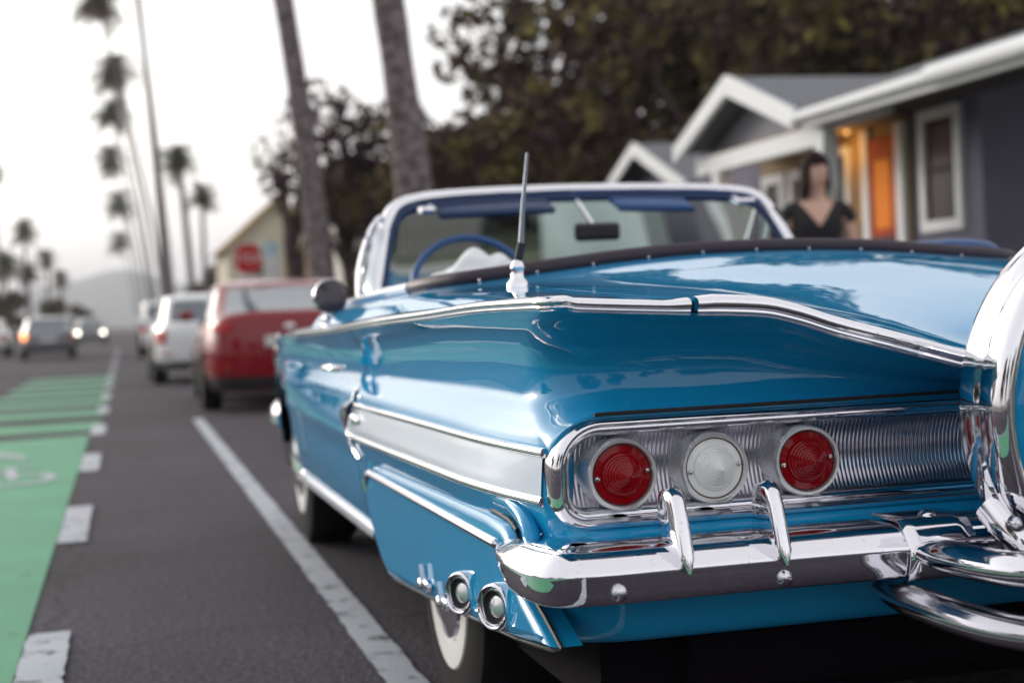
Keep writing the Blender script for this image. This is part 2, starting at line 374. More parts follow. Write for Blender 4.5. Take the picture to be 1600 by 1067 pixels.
# level tables: side (w at rear, w at Y=4.3, w at Y=6.2, w at 7.25), z at rear, z at 4.3, z at 6.2 / rear Y, rear fraction or z, corner radius
LV = [  # w_r   w_43  w_62  w_72   z_r    z_43   z_62    Yr     rz            rc
    (.976, .985, .975, .885, None,  None,  None,  2.248, ('f', 1.00), .022, 0),
    (.958, .974, .972, .884, .922,  .878,  .852,  2.302, ('f', .935), .090, 0),
    (.934, .960, .966, .882, .900,  .857,  .830,  2.360, ('f', .83), .160, 0),
    (.918, .950, .962, .880, .866,  .832,  .805,  2.405, ('f', .66), .200, .0),
    (.914, .945, .961, .880, .826,  .805,  .780,  2.424, ('f', .46), .210, .002),
    (.918, .944, .964, .880, .790,  .780,  .755,  2.420, ('f', .26), .210, .008),
    (.940, .956, .970, .880, .755,  .750,  .725,  2.404, ('f', .10), .160, .020),
    (.958, .974, .976, .880, .722,  .718,  .70,   2.390, ('z', .757), .075, .026),
    (.965, .979, .979, .880, .700,  .696,  .68,   2.400, ('z', .735), .030, .030),
    (.975, .989, .980, .880, .655,  .655,  .65,   2.410, ('z', .66), .030, .036),
    (.983, .998, .980, .880, .612,  .608,  .60,   2.410, ('z', .60), .030, .042),
    (.975, .990, .978, .880, .580,  .575,  .57,   2.400, ('z', .571), .060, .040),
    (.964, .980, .975, .880, .545,  .54,   .54,   2.375, ('z', .550), .080, .036),
    (.955, .972, .968, .875, .470,  .46,   .46,   2.350, ('z', .470), .110, .030),
    (.945, .957, .955, .870, .405,  .38,   .38,   2.362, ('z', .405), .130, .02),
    (.925, .935, .935, .86,  .375,  .31,   .31,   2.40,  ('z', .385), .140, .02),
    (.86,  .88,  .88,  .83,  .37,   .27,   .27,   2.50,  ('z', .385), .140, 0),
]
def wside(L, Y):
    w0 = float(interp([2.2, 2.7, 4.3, 6.2, 6.9, 7.3], [L[0], L[0] + (L[1] - L[0]) * .25, L[1], L[2], (L[2] + L[3]) / 2 + .02, L[3]], Y)[0])
    return w0 - L[10] * max(0, (3.0 - Y) / .58) ** 2.2
def body_grid(levels, Ys, nside, per=6, ncorner=12, nrear=44, rear=True):
    """dense rows between levels (PCHIP in level index) and one path per row"""
    paths = []
    for L in levels:
        Yr, rc = L[7], L[9]
        wr = L
        wf = lambda Y, L=L: wside(L, Y)
        zf = (lambda Y: float(zlip_side(Y)[0])) if L[4] is None else (lambda Y, L=L: float(interp([2.2, 2.7, 4.3, 6.2, 7.3], [L[4], L[4], L[5], L[6], L[6] - .015], Y)[0]))
        rz = L[8]
        zr = lambda wd, rz=rz: (.757 + (float(zlip_rear(abs(wd))[0]) - .757) * rz[1]) if rz[0] == 'f' else rz[1]
        Y0 = Yr + rc if rear else Ys[0]
        side = []
        for t in np.linspace(0, 1, nside):
            Y = Ys[1] + (Y0 - Ys[1]) * t
            side.append((-wf(Y), Y, zf(Y)))
        row = list(side)
        if rear:
            wc = wf(Y0); zs, ze = zf(Y0), zr(wc - rc)
            for k in range(1, ncorner):
                a = k / ncorner; th = a * math.pi / 2; sm = a * a * (3 - 2 * a)
                row.append((-(wc - rc + rc * math.cos(th)), Yr + rc - rc * math.sin(th), zs + (ze - zs) * sm))
            for t in np.linspace(0, 1, nrear):
                wd = (wc - rc) * (1 - t); row.append((-wd, Yr + (.07 * min(1, max(0, (.905 - wd) / .03)) if L[4] in (.700, .655, .612) else 0), zr(wd)))
        paths.append(row)
    P = np.array(paths)
    n = len(levels); xi = np.arange(n); xq = np.linspace(0, n - 1, (n - 1) * per + 1)
    out = np.zeros((len(xq), P.shape[1], 3))
    for j in range(P.shape[1]):
        for c in range(3): out[:, j, c] = interp(xi, P[:, j, c], xq)
    return out
def mirrored(G):
    A = G.copy(); A[..., 0] = XC + G[..., 0]
    B = G.copy(); B[..., 0] = XC - G[..., 0]
    return A, B
# quarter panels and tail as one shell, from the door gap round the tail
Gq = body_grid(LV, (None, 4.285), 60)
A, B = mirrored(Gq)
bb = MB().grid(A, flip=True)
bb.grid(B)
# top strips of the quarters, deck between lid and cockpit, cockpit side rails
def trim_h(wd, Y=None): return .018 + .010 * (1 - min(1, max(0, (abs(wd) - .70) / .08)))
DY = [2.26, 2.34, 2.46, 2.65, 3.0, 3.4, 3.72, 4.3, 5.2]
DW = [0, .14, .275, .388, .50, .62, .75, .86, .94, .976]
DZ = np.array([
    [float(zlip_rear(a)[0]) + trim_h(a) for a in DW],
    [.826, .832, .858, .888, .915, .937, .945, .950, .953, .953],
    [.868, .871, .883, .902, .922, .942, .950, .956, .956, .952],
    [.908, .910, .916, .925, .938, .951, .959, .964, .960, .950],
    [.964, .964, .964, .965, .967, .970, .974, .976, .966, .946],
    [1.025, 1.024, 1.019, 1.013, 1.005, .998, .993, .986, .969, .940],
    [1.060, 1.058, 1.052, 1.044, 1.033, 1.021, 1.008, .996, .972, .934],
    [1.05, 1.05, 1.045, 1.038, 1.028, 1.015, 1.003, .990, .965, .918],
    [1.03, 1.03, 1.02, 1.01, 1.00, .99, .975, .965, .945, .898]])
def zdeck(wd, Y):
    wd = abs(wd); col = [float(interp(DW, DZ[i], wd)[0]) for i in range(len(DY))]
    return float(interp(DY, col, Y)[0])
def win(Y):        # inner edge of the side strips
    return float(interp([2.2, 3.55, 3.72, 3.88, 4.05, 5.4], [.738, .738, .760, .83, .862, .865], Y)[0])
for sg in (-1, 1):
    g = []
    for Y in np.linspace(2.262, 5.3, 80):
        wi = win(Y); row = []
        for t in np.linspace(0, 1, 14):
            wd = wi + (.972 - wi) * t
            row.append((XC + sg * wd, Y, zdeck(wd, Y)))
        g.append(row)
    bb.grid(g, flip=(sg > 0))
g = [[(XC + wd, Y, zdeck(wd, Y)) for wd in np.linspace(-.75, .75, 40)] for Y in np.linspace(3.36, 3.72, 8)]
bb.grid(g)
body = part(bb, "body", BLUE, sharp=0)
# deck lid
g = [[(XC + wd, Y, zdeck(wd, Y) + .0005) for wd in np.linspace(-.732, .732, 70)] for Y in list(np.linspace(2.262, 2.6, 26)) + list(np.linspace(2.63, 3.35, 20))]
P = np.array(g); ed = P.copy()
tl = MB().grid(P)
for e in (P[:, 0], P[:, -1], P[0], P[-1]):      # folded edges
    q = e.copy(); q[:, 2] -= .02; tl.grid([e, q])
part(tl, "trunk_lid", BLUE, sharp=50)
gp = MB()
for sg in (-1, 1): gp.tube([(XC + sg * .735, Y, zdeck(.735, Y) - .010) for Y in np.linspace(2.265, 3.36, 40)], .006, 6)
gp.tube([(XC + wd, 3.355, zdeck(wd, 3.355) - .010) for wd in np.linspace(-.735, .735, 30)], .006, 6)
part(gp, "lid_seal", RUBBER)
# doors
Gd = body_grid(LV, (4.297, 5.72), 24, rear=False)
for A_, nm in zip(mirrored(Gd), ("door", "door")):
    fl = A_[0, 0, 0] < XC
    d = part(MB().grid(A_, flip=bool(fl)), nm, BLUE, sharp=0)
    sx = -1 if fl else 1
    hb = MB().tube(catmull([(XC + sx * .985, 4.42, .79), (XC + sx * 1.02, 4.44, .79), (XC + sx * 1.025, 4.60, .79), (XC + sx * .99, 4.63, .79)], 5), .010, 8)
    part(hb, "door_handle", CHROME, d)
# front fenders and hood
Gf = body_grid(LV, (5.732, 7.25), 24, rear=False)
for A_ in mirrored(Gf):
    fl = A_[0, 0, 0] < XC
    # cut the wheel arch
    b = MB(); nr, nc = A_.shape[:2]; vs = A_.reshape(-1, 3); fs = []
    for i in range(nr - 1):
        for j in range(nc - 1):
            c = A_[i:i + 2, j:j + 2].reshape(-1, 3).mean(0)
            if math.hypot(c[1] - 6.47, c[2] - .33) < .40: continue
            a, bb_, cc, dd = i * nc + j, i * nc + j + 1, (i + 1) * nc + j + 1, (i + 1) * nc + j
            fs.append((a, dd, cc, bb_) if fl else (a, bb_, cc, dd))
    b.add(vs, fs); part(b, "front_fender", BLUE, sharp=0)
g = []
for Y in np.linspace(5.3, 7.3, 20):
    row = []
    for wd in np.linspace(-1, 1, 30):
        ww = wd * float(interp([5.3, 6.2, 6.9, 7.3], [.972, .972, .94, .88], Y)[0])
        row.append((XC + ww, Y, float(zlip_side(Y)[0]) + .012 + .085 * (1 - abs(wd) ** 2.5)))
    g.append(row)
part(MB().grid(g), "hood", BLUE, sharp=0)
fr = MB()
fr.grid([[(XC + ww, 7.26 + .06 * (1 - (ww / .88) ** 2), z) for ww in np.linspace(-.88, .88, 20)] for z in (.855, .78, .62, .5, .36)])
part(fr, "grille", CHROMED)
fb = MB(); pth = catmull([(XC - .89, 6.98, .49), (XC - .905, 7.15, .49), (XC - .85, 7.34, .49), (XC - .5, 7.46, .47), (XC, 7.48, .47), (XC + .5, 7.46, .47), (XC + .85, 7.34, .49), (XC + .905, 7.15, .49), (XC + .89, 6.98, .49)], 6)
fb.tube(pth, .06, 10, sz=1.3); part(fb, "front_bumper", CHROME)
for sx in (-1, 1):
    lm = MB().lathe([(.0, .03), (.05, .03), (.075, .015), (.09, 0), (.09, -.06)], 20, axis_m((XC + sx * .72, 7.29, .72), (0, 1, 0))); part(lm, "headlight", [SATIN])
    tm = MB().sphere((XC + sx * .895, 7.19, .80), .035, 10, (.8, 1.4, .9)); part(tm, "side_marker", mat("amber_lens", (.75, .16, .02), .1, 0, 1))
    sp = MB().tube(catmull([(XC + sx * .90, 7.2, .86), (XC + sx * .905, 7.27, .80), (XC + sx * .90, 7.29, .70), (XC + sx * .89, 7.27, .60)], 5), .016, 8); part(sp, "fender_end_trim", CHROME)
    hd = MB().sphere((XC + sx * .90, 7.16, .56), .026, 10, (.7, 1.3, 1)); part(hd, "bumper_end", CHROME)

# chrome fin moulding (runs down the side, round the fin tip and down into the V of the tail)
def fin_path():
    pts = []
    for Y in np.linspace(5.7, 2.30, 70):
        L = LV[0]
        wd = float(interp([2.2, 2.7, 4.3, 6.2], [L[0], L[0] + (L[1] - L[0]) * .25, L[1], L[2]], Y)[0])
        pts.append((-wd, Y, float(zlip_side(Y)[0]), .018, (-1, 0)))
    for k in range(1, 10):
        th = k / 10 * math.pi / 2
        pts.append((-(.936 + .040 * math.cos(th)), 2.295 - .040 * math.sin(th), .937, .018, (-math.cos(th), -math.sin(th))))
    for wd in np.linspace(.93, 0, 66):
        pts.append((-wd, 2.255, float(zlip_rear(wd)[0]), trim_h(wd), (0, -1)))
    return pts
FP = fin_path()
def fin_trim(seg, prot=.011):
    rows = []
    for (x, y, z, h, nn) in seg:
        row = []
        prof = [(-.010, -.004), (.002, -.0035), (.0055, 0.0), (.006, .12), (.0045, .24), (.0095, .34), (.0115, .55), (.0095, .80), (.003, .98), (-.006, 1.06), (-.02, 1.10)]
        for o, t in prof:
            row.append((x + nn[0] * o, y + nn[1] * o, z + (t * h if t > 0 else t)))
        rows.append(row)
    return rows
iseam = next(i for i, p in enumerate(FP) if i > 80 and p[0] > -.738)
for sgn in (1, -1):
    for a, b_, nm in ((0, iseam, "fin_moulding"), (iseam + 0, len(FP), "lid_moulding")):
        seg = FP[a:b_]
        if nm == "lid_moulding":
            seg = [(-.732,) + tuple(seg[0][1:])] + seg[1:]
        rows = np.array(fin_trim(seg))
        rows[..., 0] = XC + sgn * rows[..., 0]
        m = MB().grid(rows, flip=(sgn < 0))
        part(m, nm, CHROME, sharp=60)

# white side stripe with its two mouldings and nose
def side_w(Y, z):
    ws = [wside(L, Y) for L in LV]
    zs = [float(zlip_side(Y)[0]) if L[4] is None else float(interp([2.2, 2.7, 4.3, 6.2], [L[4], L[4], L[5], L[6]], Y)[0]) for L in LV]
    zz = zs[::-1]; ww = ws[::-1]
    zz = np.array(zz); zz[0] = min(zz[0], zz[1] - .001)
    return float(interp(zz, ww, z)[0])
zt = lambda Y: float(interp([2.4, 3.2, 4.36], [.700, .697, .688], Y)[0])
zb = lambda Y: float(interp([2.4, 3.2, 4.36], [.620, .614, .603], Y)[0])
for sg in (-1, 1):
    yy = np.linspace(2.437, 4.30, 50)
    g = [[(XC + sg * (side_w(Y, zb(Y) + (zt(Y) - zb(Y)) * t) + .0035), Y, zb(Y) + (zt(Y) - zb(Y)) * t) for t in np.linspace(0, 1, 7)] for Y in yy]
    part(MB().grid(g, flip=(sg < 0)), "side_stripe", WHITEP, sharp=0)
    for zf in (zt, zb):
        mb = MB().tube([(XC + sg * (side_w(Y, zf(Y)) + .002), Y, zf(Y)) for Y in np.linspace(2.432, 4.31, 50)], .0085, 10)
        part(mb, "stripe_moulding", CHROME)
    # nose: missile shaped chrome piece at the front end of the stripe
    nz = MB()
    g = []
    for t in np.linspace(0, 1, 12):
        Y = 4.30 + .26 * t; hh = .052 * math.sqrt(max(0, 1 - t ** 1.6)) + .001; zc = .648 - .004 * t
        g.append([(XC + sg * (side_w(Y, zc) - .004 + .022 * math.sqrt(max(0, 1 - t)) * math.cos(a)), Y, zc + hh * math.sin(a)) for a in np.linspace(-math.pi / 2, math.pi / 2, 12)])
    nz.grid(g, flip=(sg > 0)); part(nz, "stripe_nose", CHROME)
    # curved chrome edge of the door gap
    cv = catmull([(4.31, .735), (4.315, .66), (4.29, .58), (4.22, .545)], 6)
    dm = MB().tube([(XC + sg * (side_w(p[0], p[1]) + .004), p[0], p[1]) for p in cv], .006, 8); part(dm, "door_edge_moulding", CHROME)
    scp = MB()
    for k in range(5): scp.sphere((XC + sg * (side_w(4.2, .645) + .007), 4.235 - k * .022, .652 + (.006 if k % 2 else 0)), .009, 8, (.5, 1.2, 1.3 if k else 2.0))
    part(scp, "stripe_badge", CHROME)
    # sill moulding
    sm = MB().tube([(XC + sg * (side_w(Y, .335) + .004), Y, .335 - .008 * (Y - 4.2)) for Y in np.linspace(4.18, 6.1, 20)], .016, 8); part(sm, "sill_moulding", CHROME)

# fender skirts
sk_out = [(4.205, .430), (4.215, .475), (4.185, .515), (4.10, .535), (3.94, .541), (3.30, .552), (2.80, .560), (2.68, .556), (2.63, .545), (2.608, .522), (2.615, .495), (2.60, .470), (2.55, .447),
          (2.46, .420), (2.372, .392), (2.42, .382), (2.664, .353), (3.0, .326), (3.305, .302), (3.62, .280), (3.92, .261), (4.02, .285), (4.09, .315), (4.16, .360)]
def inset(poly, d):
    n = len(poly); out = []
    for i in range(n):
        p0, p1, p2 = np.array(poly[i - 1]), np.array(poly[i]), np.array(poly[(i + 1) % n])
        a = (p1 - p0) / (np.linalg.norm(p1 - p0) + 1e-9); b = (p2 - p1) / (np.linalg.norm(p2 - p1) + 1e-9)
        n1 = np.array((-a[1], a[0])); n2 = np.array((-b[1], b[0])); nn = n1 + n2; nn /= (np.linalg.norm(nn) + 1e-9)
        out.append(tuple(p1 + nn * d / max(.5, nn @ n1)))
    return out
KS = .966
sc2 = lambda p: (p[0] * KS, .94 - (.94 - p[1]) * KS)
sk_out = [sc2(p) for p in sk_out]
area = sum(sk_out[i - 1][0] * sk_out[i][1] - sk_out[i][0] * sk_out[i - 1][1] for i in range(len(sk_out)))
sgi = 1 if area > 0 else -1
for sg in (-1, 1):
    rings = []
    for d, wo_ in ((0, .930), (0, .968), (.003, .977), (.009, .982), (.022, .985)):
        pl = inset(sk_out, sgi * d); rings.append([(XC + sg * (wo_ + .010 * max(0, min(1, (p[0] - 2.6) / 1.7))), p[0], p[1]) for p in pl])
    mb = MB().grid(rings, closed_v=True); n = len(sk_out); o = len(mb.v)
    from mathutils.geometry import tessellate_polygon
    tri = tessellate_polygon([[Vector((p[1], p[2], 0)) for p in rings[-1]]])
    mb.add(rings[-1], [tuple(t) for t in tri])
    s_ = part(mb, "fender_skirt", BLUE, sharp=55)
    sl = [(XC + sg * (.966 + .010 * max(0, min(1, (p[0] - 2.6) / 1.7))), p[0], p[1]) for p in inset(sk_out, -sgi * .004)]
    part(MB().tube(sl, .0042, 6, closed=True), "skirt_seal", RUBBER, s_)
    st = catmull([sc2(p) for p in ((4.20, .455), (4.195, .487), (4.16, .505), (4.10, .511), (3.6, .513), (3.0, .515), (2.705, .516))], 8)
    part(MB().tube([(XC + sg * (.987 + .010 * max(0, min(1, (p[0] - 2.6) / 1.7))), p[0], p[1]) for p in st], .0085, 8), "skirt_strip", CHROME, s_)
    lp = catmull([sc2(p) for p in ((4.235, .50), (4.19, .545), (4.10, .565), (3.94, .570), (3.3, .580), (2.75, .589), (2.66, .585), (2.59, .568), (2.555, .540), (2.555, .505), (2.57, .48))], 6)
    part(MB().tube([(XC + sg * (.958 + .010 * max(0, min(1, (p[0] - 2.6) / 1.7))), p[0], p[1]) for p in lp], .016, 10, sz=1.0), "fender_lip", BLUE)
    for cy, cz in ((2.885, .398), (2.600, .422)):
        M = axis_m((XC + sg * .994, cy, cz), (sg, -.55, .05))
        pr = [(.042, -.03), (.042, .002), (.0405, .009), (.037, .012), (.0345, .010), (.0335, .004), (.0315, .003), (.0300, .008), (.0285, .008), (.028, .003)]
        part(MB().lathe(pr, 36, M).lathe([(.028, .003), (.027, .0005), (.019, .0)], 36, M, mi=1).lathe([(.019, .0), (.012, .003), (0, .004)], 36, M, mi=2), "exhaust_ornament", [CHROME, RUBBER, SATIN], s_)
    for cy in (3.27, 3.07):
        z0 = .352 if cy > 3.2 else .347
        eb = MB().sphere((XC + sg * .995, cy, z0), .030, 10, (.22, 1.6, .45))
        eb.sphere((XC + sg * .998, cy + .035, z0 - .004), .018, 8, (.4, 1.5, .8))
        eb.bar((XC + sg * .997, cy + .004, z0), (XC + sg * .999, cy + .020, z0 + .040), .008, .010, up=(1, 0, 0))
        eb.bar((XC + sg * .997, cy - .040, z0 - .006), (XC + sg * .998, cy - .066, z0 + .008), .009, .010, up=(1, 0, 0))
        part(eb, "skirt_emblem", CHROME, s_)

# wheels
def wheel(sx, Y):
    wo_ = .895
    prof_t = [(.14, .0), (.16, .012), (.25, .016), (.30, .013), (.328, .004), (.340, -.018), (.340, -.165), (.325, -.19), (.22, -.19)]
    M = axis_m((XC + sx * wo_, Y, .340), (sx, 0, 0))
    wroot = part(MB().lathe(prof_t, 48, M), "wheel", TYRE)
    part(MB().lathe([(.150, .004), (.158, .015), (.18, .018), (.214, .018), (.220, .012)], 48, M), "whitewall", WWALL, wroot)
    part(MB().lathe([(.152, .006), (.146, .020), (.12, .026), (.10, .034), (.05, .046), (0, .048)], 36, M), "hubcap", CHROME, wroot)
for sx in (-1, 1):
    for Y in (3.45, 6.47): wheel(sx, Y)
ub = MB().box((XC - .84, 2.5, .24), (XC + .84, 7.1, .40)); part(ub, "underbody", DARK, smooth=False)
ub = MB().box((XC - .70, 2.42, .27), (XC + .70, 3.05, .42)); part(ub, "fuel_tank", DARK, bevel=.03)

# tail panel
zc0, zc1 = .586, .742
px_ = []
nrib = 236; xs_ = []
x_lo, x_hi = XC - .905, XC + .905
NX = nrib * 6
xs_ = np.linspace(x_lo, x_hi, NX + 1)
ribs = 0.0010 * np.abs(np.cos(np.pi * (xs_ - x_lo) / (x_hi - x_lo) * nrib)) ** 0.8
g = []
for t in np.linspace(0, 1, 15):
    base = 2.412 + .040 * math.sin(math.pi * t) ** .75
    z = zc0 + (zc1 - zc0) * t
    edge = .0 if t in (0, 1) else 1.0
    g.append([(x, base - r * edge, z) for x, r in zip(xs_, ribs)])
tp = MB().grid(g); panel = part(tp, "tail_panel", ALU, sharp=0)
def rrect(x0, x1, z0, z1, rt, rb, n=10):
    pts = []
    for cx, cz, r, a0 in ((x0 + rt, z1 - rt, rt, 90), (x0 + rb, z0 + rb, rb, 180), (x1 - rb, z0 + rb, rb, 270), (x1 - rt, z1 - rt, rt, 0)):
        for k in range(n + 1):
            a = R(a0 + 90 * k / n); pts.append((cx + r * math.cos(a), cz + r * math.sin(a), math.cos(a), math.sin(a)))
    return pts
rp = rrect(XC - .938, XC + .938, .571, .757, .085, .060)
rows = []
for o, Y in ((.004, 2.50), (.004, 2.43), (.002, 2.412), (-.002, 2.399), (-.007, 2.392), (-.012, 2.390), (-.017, 2.395), (-.020, 2.404), (-.022, 2.407), (-.026, 2.404), (-.031, 2.407), (-.034, 2.418), (-.036, 2.46)):
    rows.append([(x + nx * o, Y, z + nz * o) for x, z, nx, nz in rp])
part(MB().grid(rows, closed_v=True, flip=True), "panel_surround", CHROME, sharp=50)
# dark seal above the surround
sl_ = [p for p in rp if p[1] > .70 and abs(p[0] - XC) < .875]
sl_ = sorted(sl_, key=lambda p: p[0])
part(MB().tube([(p[0] + p[2] * .003, 2.384, p[1] + p[3] * .005) for p in sl_], .0035, 6), "panel_seal", RUBBER)

# tail lights
def taillight(x, z, m):
    t = bpy.data.objects.new("taillight", None); C.objects.link(t); t.parent = car; t.location = (x - ORG[0], 2.386 - ORG[1], z - ORG[2]); t.scale = (1.11, 1, 1.11)
    M = axis_m((0, 0, 0), (0, -1, 0))
    def sub(b, nm, mm, **k): return b.build(nm, mm, t, **k)
    sub(MB().lathe([(.0530, -.075), (.0535, -.004), (.0533, .003), (.0515, .0070), (.0475, .0065), (.0458, .003), (.0450, -.004)], 56, M), "bezel", SATIN, sharp=50)
    pr = [(.0455, -.002), (.0440, .0005), (.0340, .0015), (.0325, .0045), (.0320, .006)]
    k = 9
    for i in range(k):
        r = .031 * (1 - i / k); h = .006 + .034 * (i / k) ** 1.05
        r2 = .031 * (1 - (i + .72) / k)
        pr += [(r, h), (r2 + .0006, h + .034 / k * .35), (r2, h + .034 / k * .95)]
    pr += [(.0012, .0402), (0, .0405)]
    sub(MB().lathe(pr, 56, M), "lens", m, sharp=12)
    if m is CLEARLENS or True:
        rg = MB().lathe([(.0458, -.001), (.0454, .0016), (.0440, .0016), (.0436, -.001)], 48, M); sub(rg, "gasket", RUST if m is CLEARLENS else RUBBER)
    for s in (-1, 1):
        sc_ = MB().lathe([(.0042, -.002), (.0042, .0035), (.003, .0052), (0, .0056)], 12, Matrix.Translation((s * .0385, 0, s * .004)) @ M)
        sub(sc_, "screw", CHROME)
    return t
for sg in (-1, 1):
    for wd, z, m in ((.8235, .661, REDLENS), (.6625, .661, CLEARLENS), (.4965, .662, REDLENS)):
        taillight(XC + sg * wd, z, m)

# rear bumper
def bump_plan(o):
    """crease plan offset forward by o (smaller loop), left end to right end"""
    base = [(-.985, 2.62), (-1.012, 2.52), (-1.026, 2.42), (-1.028, 2.36), (-1.022, 2.29), (-1.003, 2.238), (-.965, 2.214), (-.90, 2.207), (-.78, 2.206), (-.60, 2.206), (-.42, 2.200), (-.20, 2.195), (0, 2.193)]
    base = base + [(-x, y) for x, y in base[-2::-1]]
    pts = catmull([(x, y, 0) for x, y in base], 5); out = []
    for i, p in enumerate(pts):
        a = pts[max(i - 1, 0)]; b = pts[min(i + 1, len(pts) - 1)]; t = (b - a)[:2]; t /= np.linalg.norm(t)
        nrm = np.array((-t[1], t[0])); out.append((p[0] + nrm[0] * o, p[1] + nrm[1] * o))
    return out
bprof = [(.17, .552), (.148, .563), (.135, .566), (.11, .5665), (.08, .5665), (.055, .5655), (.040, .5635), (.030, .560), (.0225, .5555), (.015, .5485), (.0085, .5425), (.0035, .5375), (.0006, .533), (.0, .530), (.0008, .526), (.0018, .520), (.003, .510), (.006, .498), (.010, .489), (.015, .484), (.024, .481), (.045, .480), (.08, .484)]
rows = []
for o, z in bprof:
    pl = bump_plan(o); n = len(pl); row = []
    for i, (x, y) in enumerate(pl):
        e = min(i, n - 1 - i) / 14.0; k = 1 - min(1, e)        # ends taper
        zz = .527 + (z - .527) * (1 - .55 * k ** 2)
        row.append((XC + x, y, zz))
    rows.append(row)
part(MB().grid(rows, flip=True), "rear_bumper", CHROME, sharp=0)
# guards
for sg in (-1, 1):
    for wd in (.786, .626):
        b = MB(); rows = []
        for t in np.linspace(0, 1, 22):
            z = .526 + .124 * t
            yf = 2.186 + .046 * t ** 1.4; yb = 2.215 + .080 * min(1, t / .30) - .012 * max(0, (t - .45) / .55) ** 1.6
            cap = math.sqrt(max(0.0, 1 - max(0, (t - .86) / .14) ** 2)); yf += .018 * (1 - cap); yb -= .03 * (1 - cap)
            k = .35 + .65 * cap; k *= min(1, .30 + t / .25)
            L_ = yb - yf; hb = .012 * k; hf = .0125 * k
            xx = XC + sg * wd
            rows.append([(xx - hb, yb, z), (xx - .0195 * k, yf + L_ * .52, z), (xx - hf, yf + min(.016, L_ * .3), z), (xx - hf * .92, yf + .006, z), (xx - hf * .55, yf + .0015, z), (xx, yf, z), (xx + hf * .55, yf + .0015, z), (xx + hf * .92, yf + .006, z), (xx + hf, yf + min(.016, L_ * .3), z), (xx + .0195 * k, yf + L_ * .52, z), (xx + hb, yb, z)])
        b.grid(rows); b.add(rows[-1], [tuple(range(11))])
        part(b, "bumper_guard", CHROME, sharp=50)
# bolts
for wd, Y, z in ((.894, 2.208, .503), (.623, 2.210, .502), (-.894, 2.208, .503), (-.623, 2.210, .502)):
    part(MB().lathe([(.013, -.01), (.013, .003), (.010, .007), (.005, .009), (0, .0095)], 18, axis_m((XC - wd, Y, z), (0, -1, 0))), "bumper_bolt", CHROMED)
# continental kit: spare wheel in a chrome and blue cover
SC = (XC, 2.14, .744)
MS = axis_m(SC, (0, -1, 0))
cov = part(MB().lathe([(.20, -.075), (.262, -.072), (.285, -.060), (.318, -.050), (.327, -.042), (.3305, -.030), (.331, .012), (.3275, .018), (.3275, .024), (.3315, .030), (.332, .052), (.329, .068), (.322, .079), (.313, .084), (.305, .082), (.300, .074), (.298, .064)], 96, MS), "spare_cover", CHROME, sharp=60)
part(MB().lathe([(.299, .064), (.293, .072), (.26, .080), (.15, .094), (.06, .101), (0, .102)], 72, MS), "cover_face", BLUE, cov)
part(MB().lathe([(.075, .100), (.07, .112), (.04, .120), (0, .122)], 40, MS), "cover_cap", CHROME, cov)
for sx in (-1, 1):
    b = MB().tube(catmull([(XC + sx * .30, 2.15, .60), (XC + sx * .285, 2.11, .555), (XC + sx * .265, 2.09, .52), (XC + sx * .22, 2.10, .48)], 6), .022, 12, sx=.8, sz=1.3)
    part(b, "carrier_bracket", CHROME)
    part(MB().lathe([(.013, -.01), (.013, .004), (.009, .009), (0, .011)], 18, axis_m((XC + sx * .285, 2.093, .575), (0, -1, -.1))), "bracket_bolt", CHROMED)
    # clamp plate on the bumper
    cl = MB()
    g = [[(XC + sx * wd, 2.206 - .006 + o, z) for wd in np.linspace(.412, .290, 6)] for o, z in ((.14, .570), (.115, .572), (.080, .572), (.05, .571), (.034, .568), (.020, .556), (.006, .540), (-.003, .527), (-.003, .512), (.001, .496), (.008, .482), (.03, .474))]
    cl.grid(g, flip=(sx < 0)); part(cl, "bumper_clamp", CHROME, solid=.004, sharp=60)
    part(MB().lathe([(.016, -.01), (.016, .004), (.012, .010), (.006, .013), (0, .0135)], 18, axis_m((XC + sx * .345, 2.262, .568), (0, -.5, 1))), "clamp_bolt", CHROME)
# bumper extension arms round the spare
uh = [(-.385, 2.215, .524), (-.385, 2.12, .528), (-.370, 2.03, .527), (-.335, 1.965, .526), (-.25, 1.92, .524), (-.12, 1.90, .523), (0, 1.895, .523)]
lh = [(-.425, 2.28, .458), (-.412, 2.19, .450), (-.398, 2.08, .444), (-.365, 2.00, .436), (-.30, 1.94, .430), (-.15, 1.89, .426), (0, 1.88, .425)]
for hf_, rr0, m_ in ((uh, .026, CHROME), (lh, .025, CHROMED)):
    full = hf_ + [(-x, y, z) for x, y, z in hf_[-2::-1]]
    pa = [(XC + p[0], p[1], p[2]) for p in catmull(full, 6)]; n = len(pa)
    part(MB().tube(pa, [.010 + rr0 * min(1, (min(i, n - 1 - i) + 1) / 7) ** .6 for i in range(n)], 18, sx=1.0, sz=.72), "extension_bar", m_)

# cockpit edge, boot strip with snaps
rim = [(-.865, 5.05), (-.863, 4.5), (-.860, 4.10), (-.845, 3.93), (-.80, 3.81), (-.74, 3.745), (-.6, 3.73), (-.3, 3.73), (0, 3.73)]
rim = rim + [(-x, y) for x, y in rim[-2::-1]]
rimc = catmull([(x, y, 0) for x, y in rim], 6)
rp3 = [(XC + p[0], p[1], zdeck(p[0], min(p[1], 5.2)) + .011) for p in rimc]
n3 = len(rp3); i0 = next(i for i, p in enumerate(rimc) if p[1] < 4.0); i1 = n3 - 1 - i0
strip_o = part(MB().tube(rp3[i0:i1 + 1], .0165, 10, sx=1.2, sz=1.35), "cockpit_strip", VINYL)
part(MB().tube(rp3[:i0 + 1], .017, 10, sx=1.4), "cockpit_rail", WHITEP); part(MB().tube(rp3[i1:], .017, 10, sx=1.4), "cockpit_rail", WHITEP)
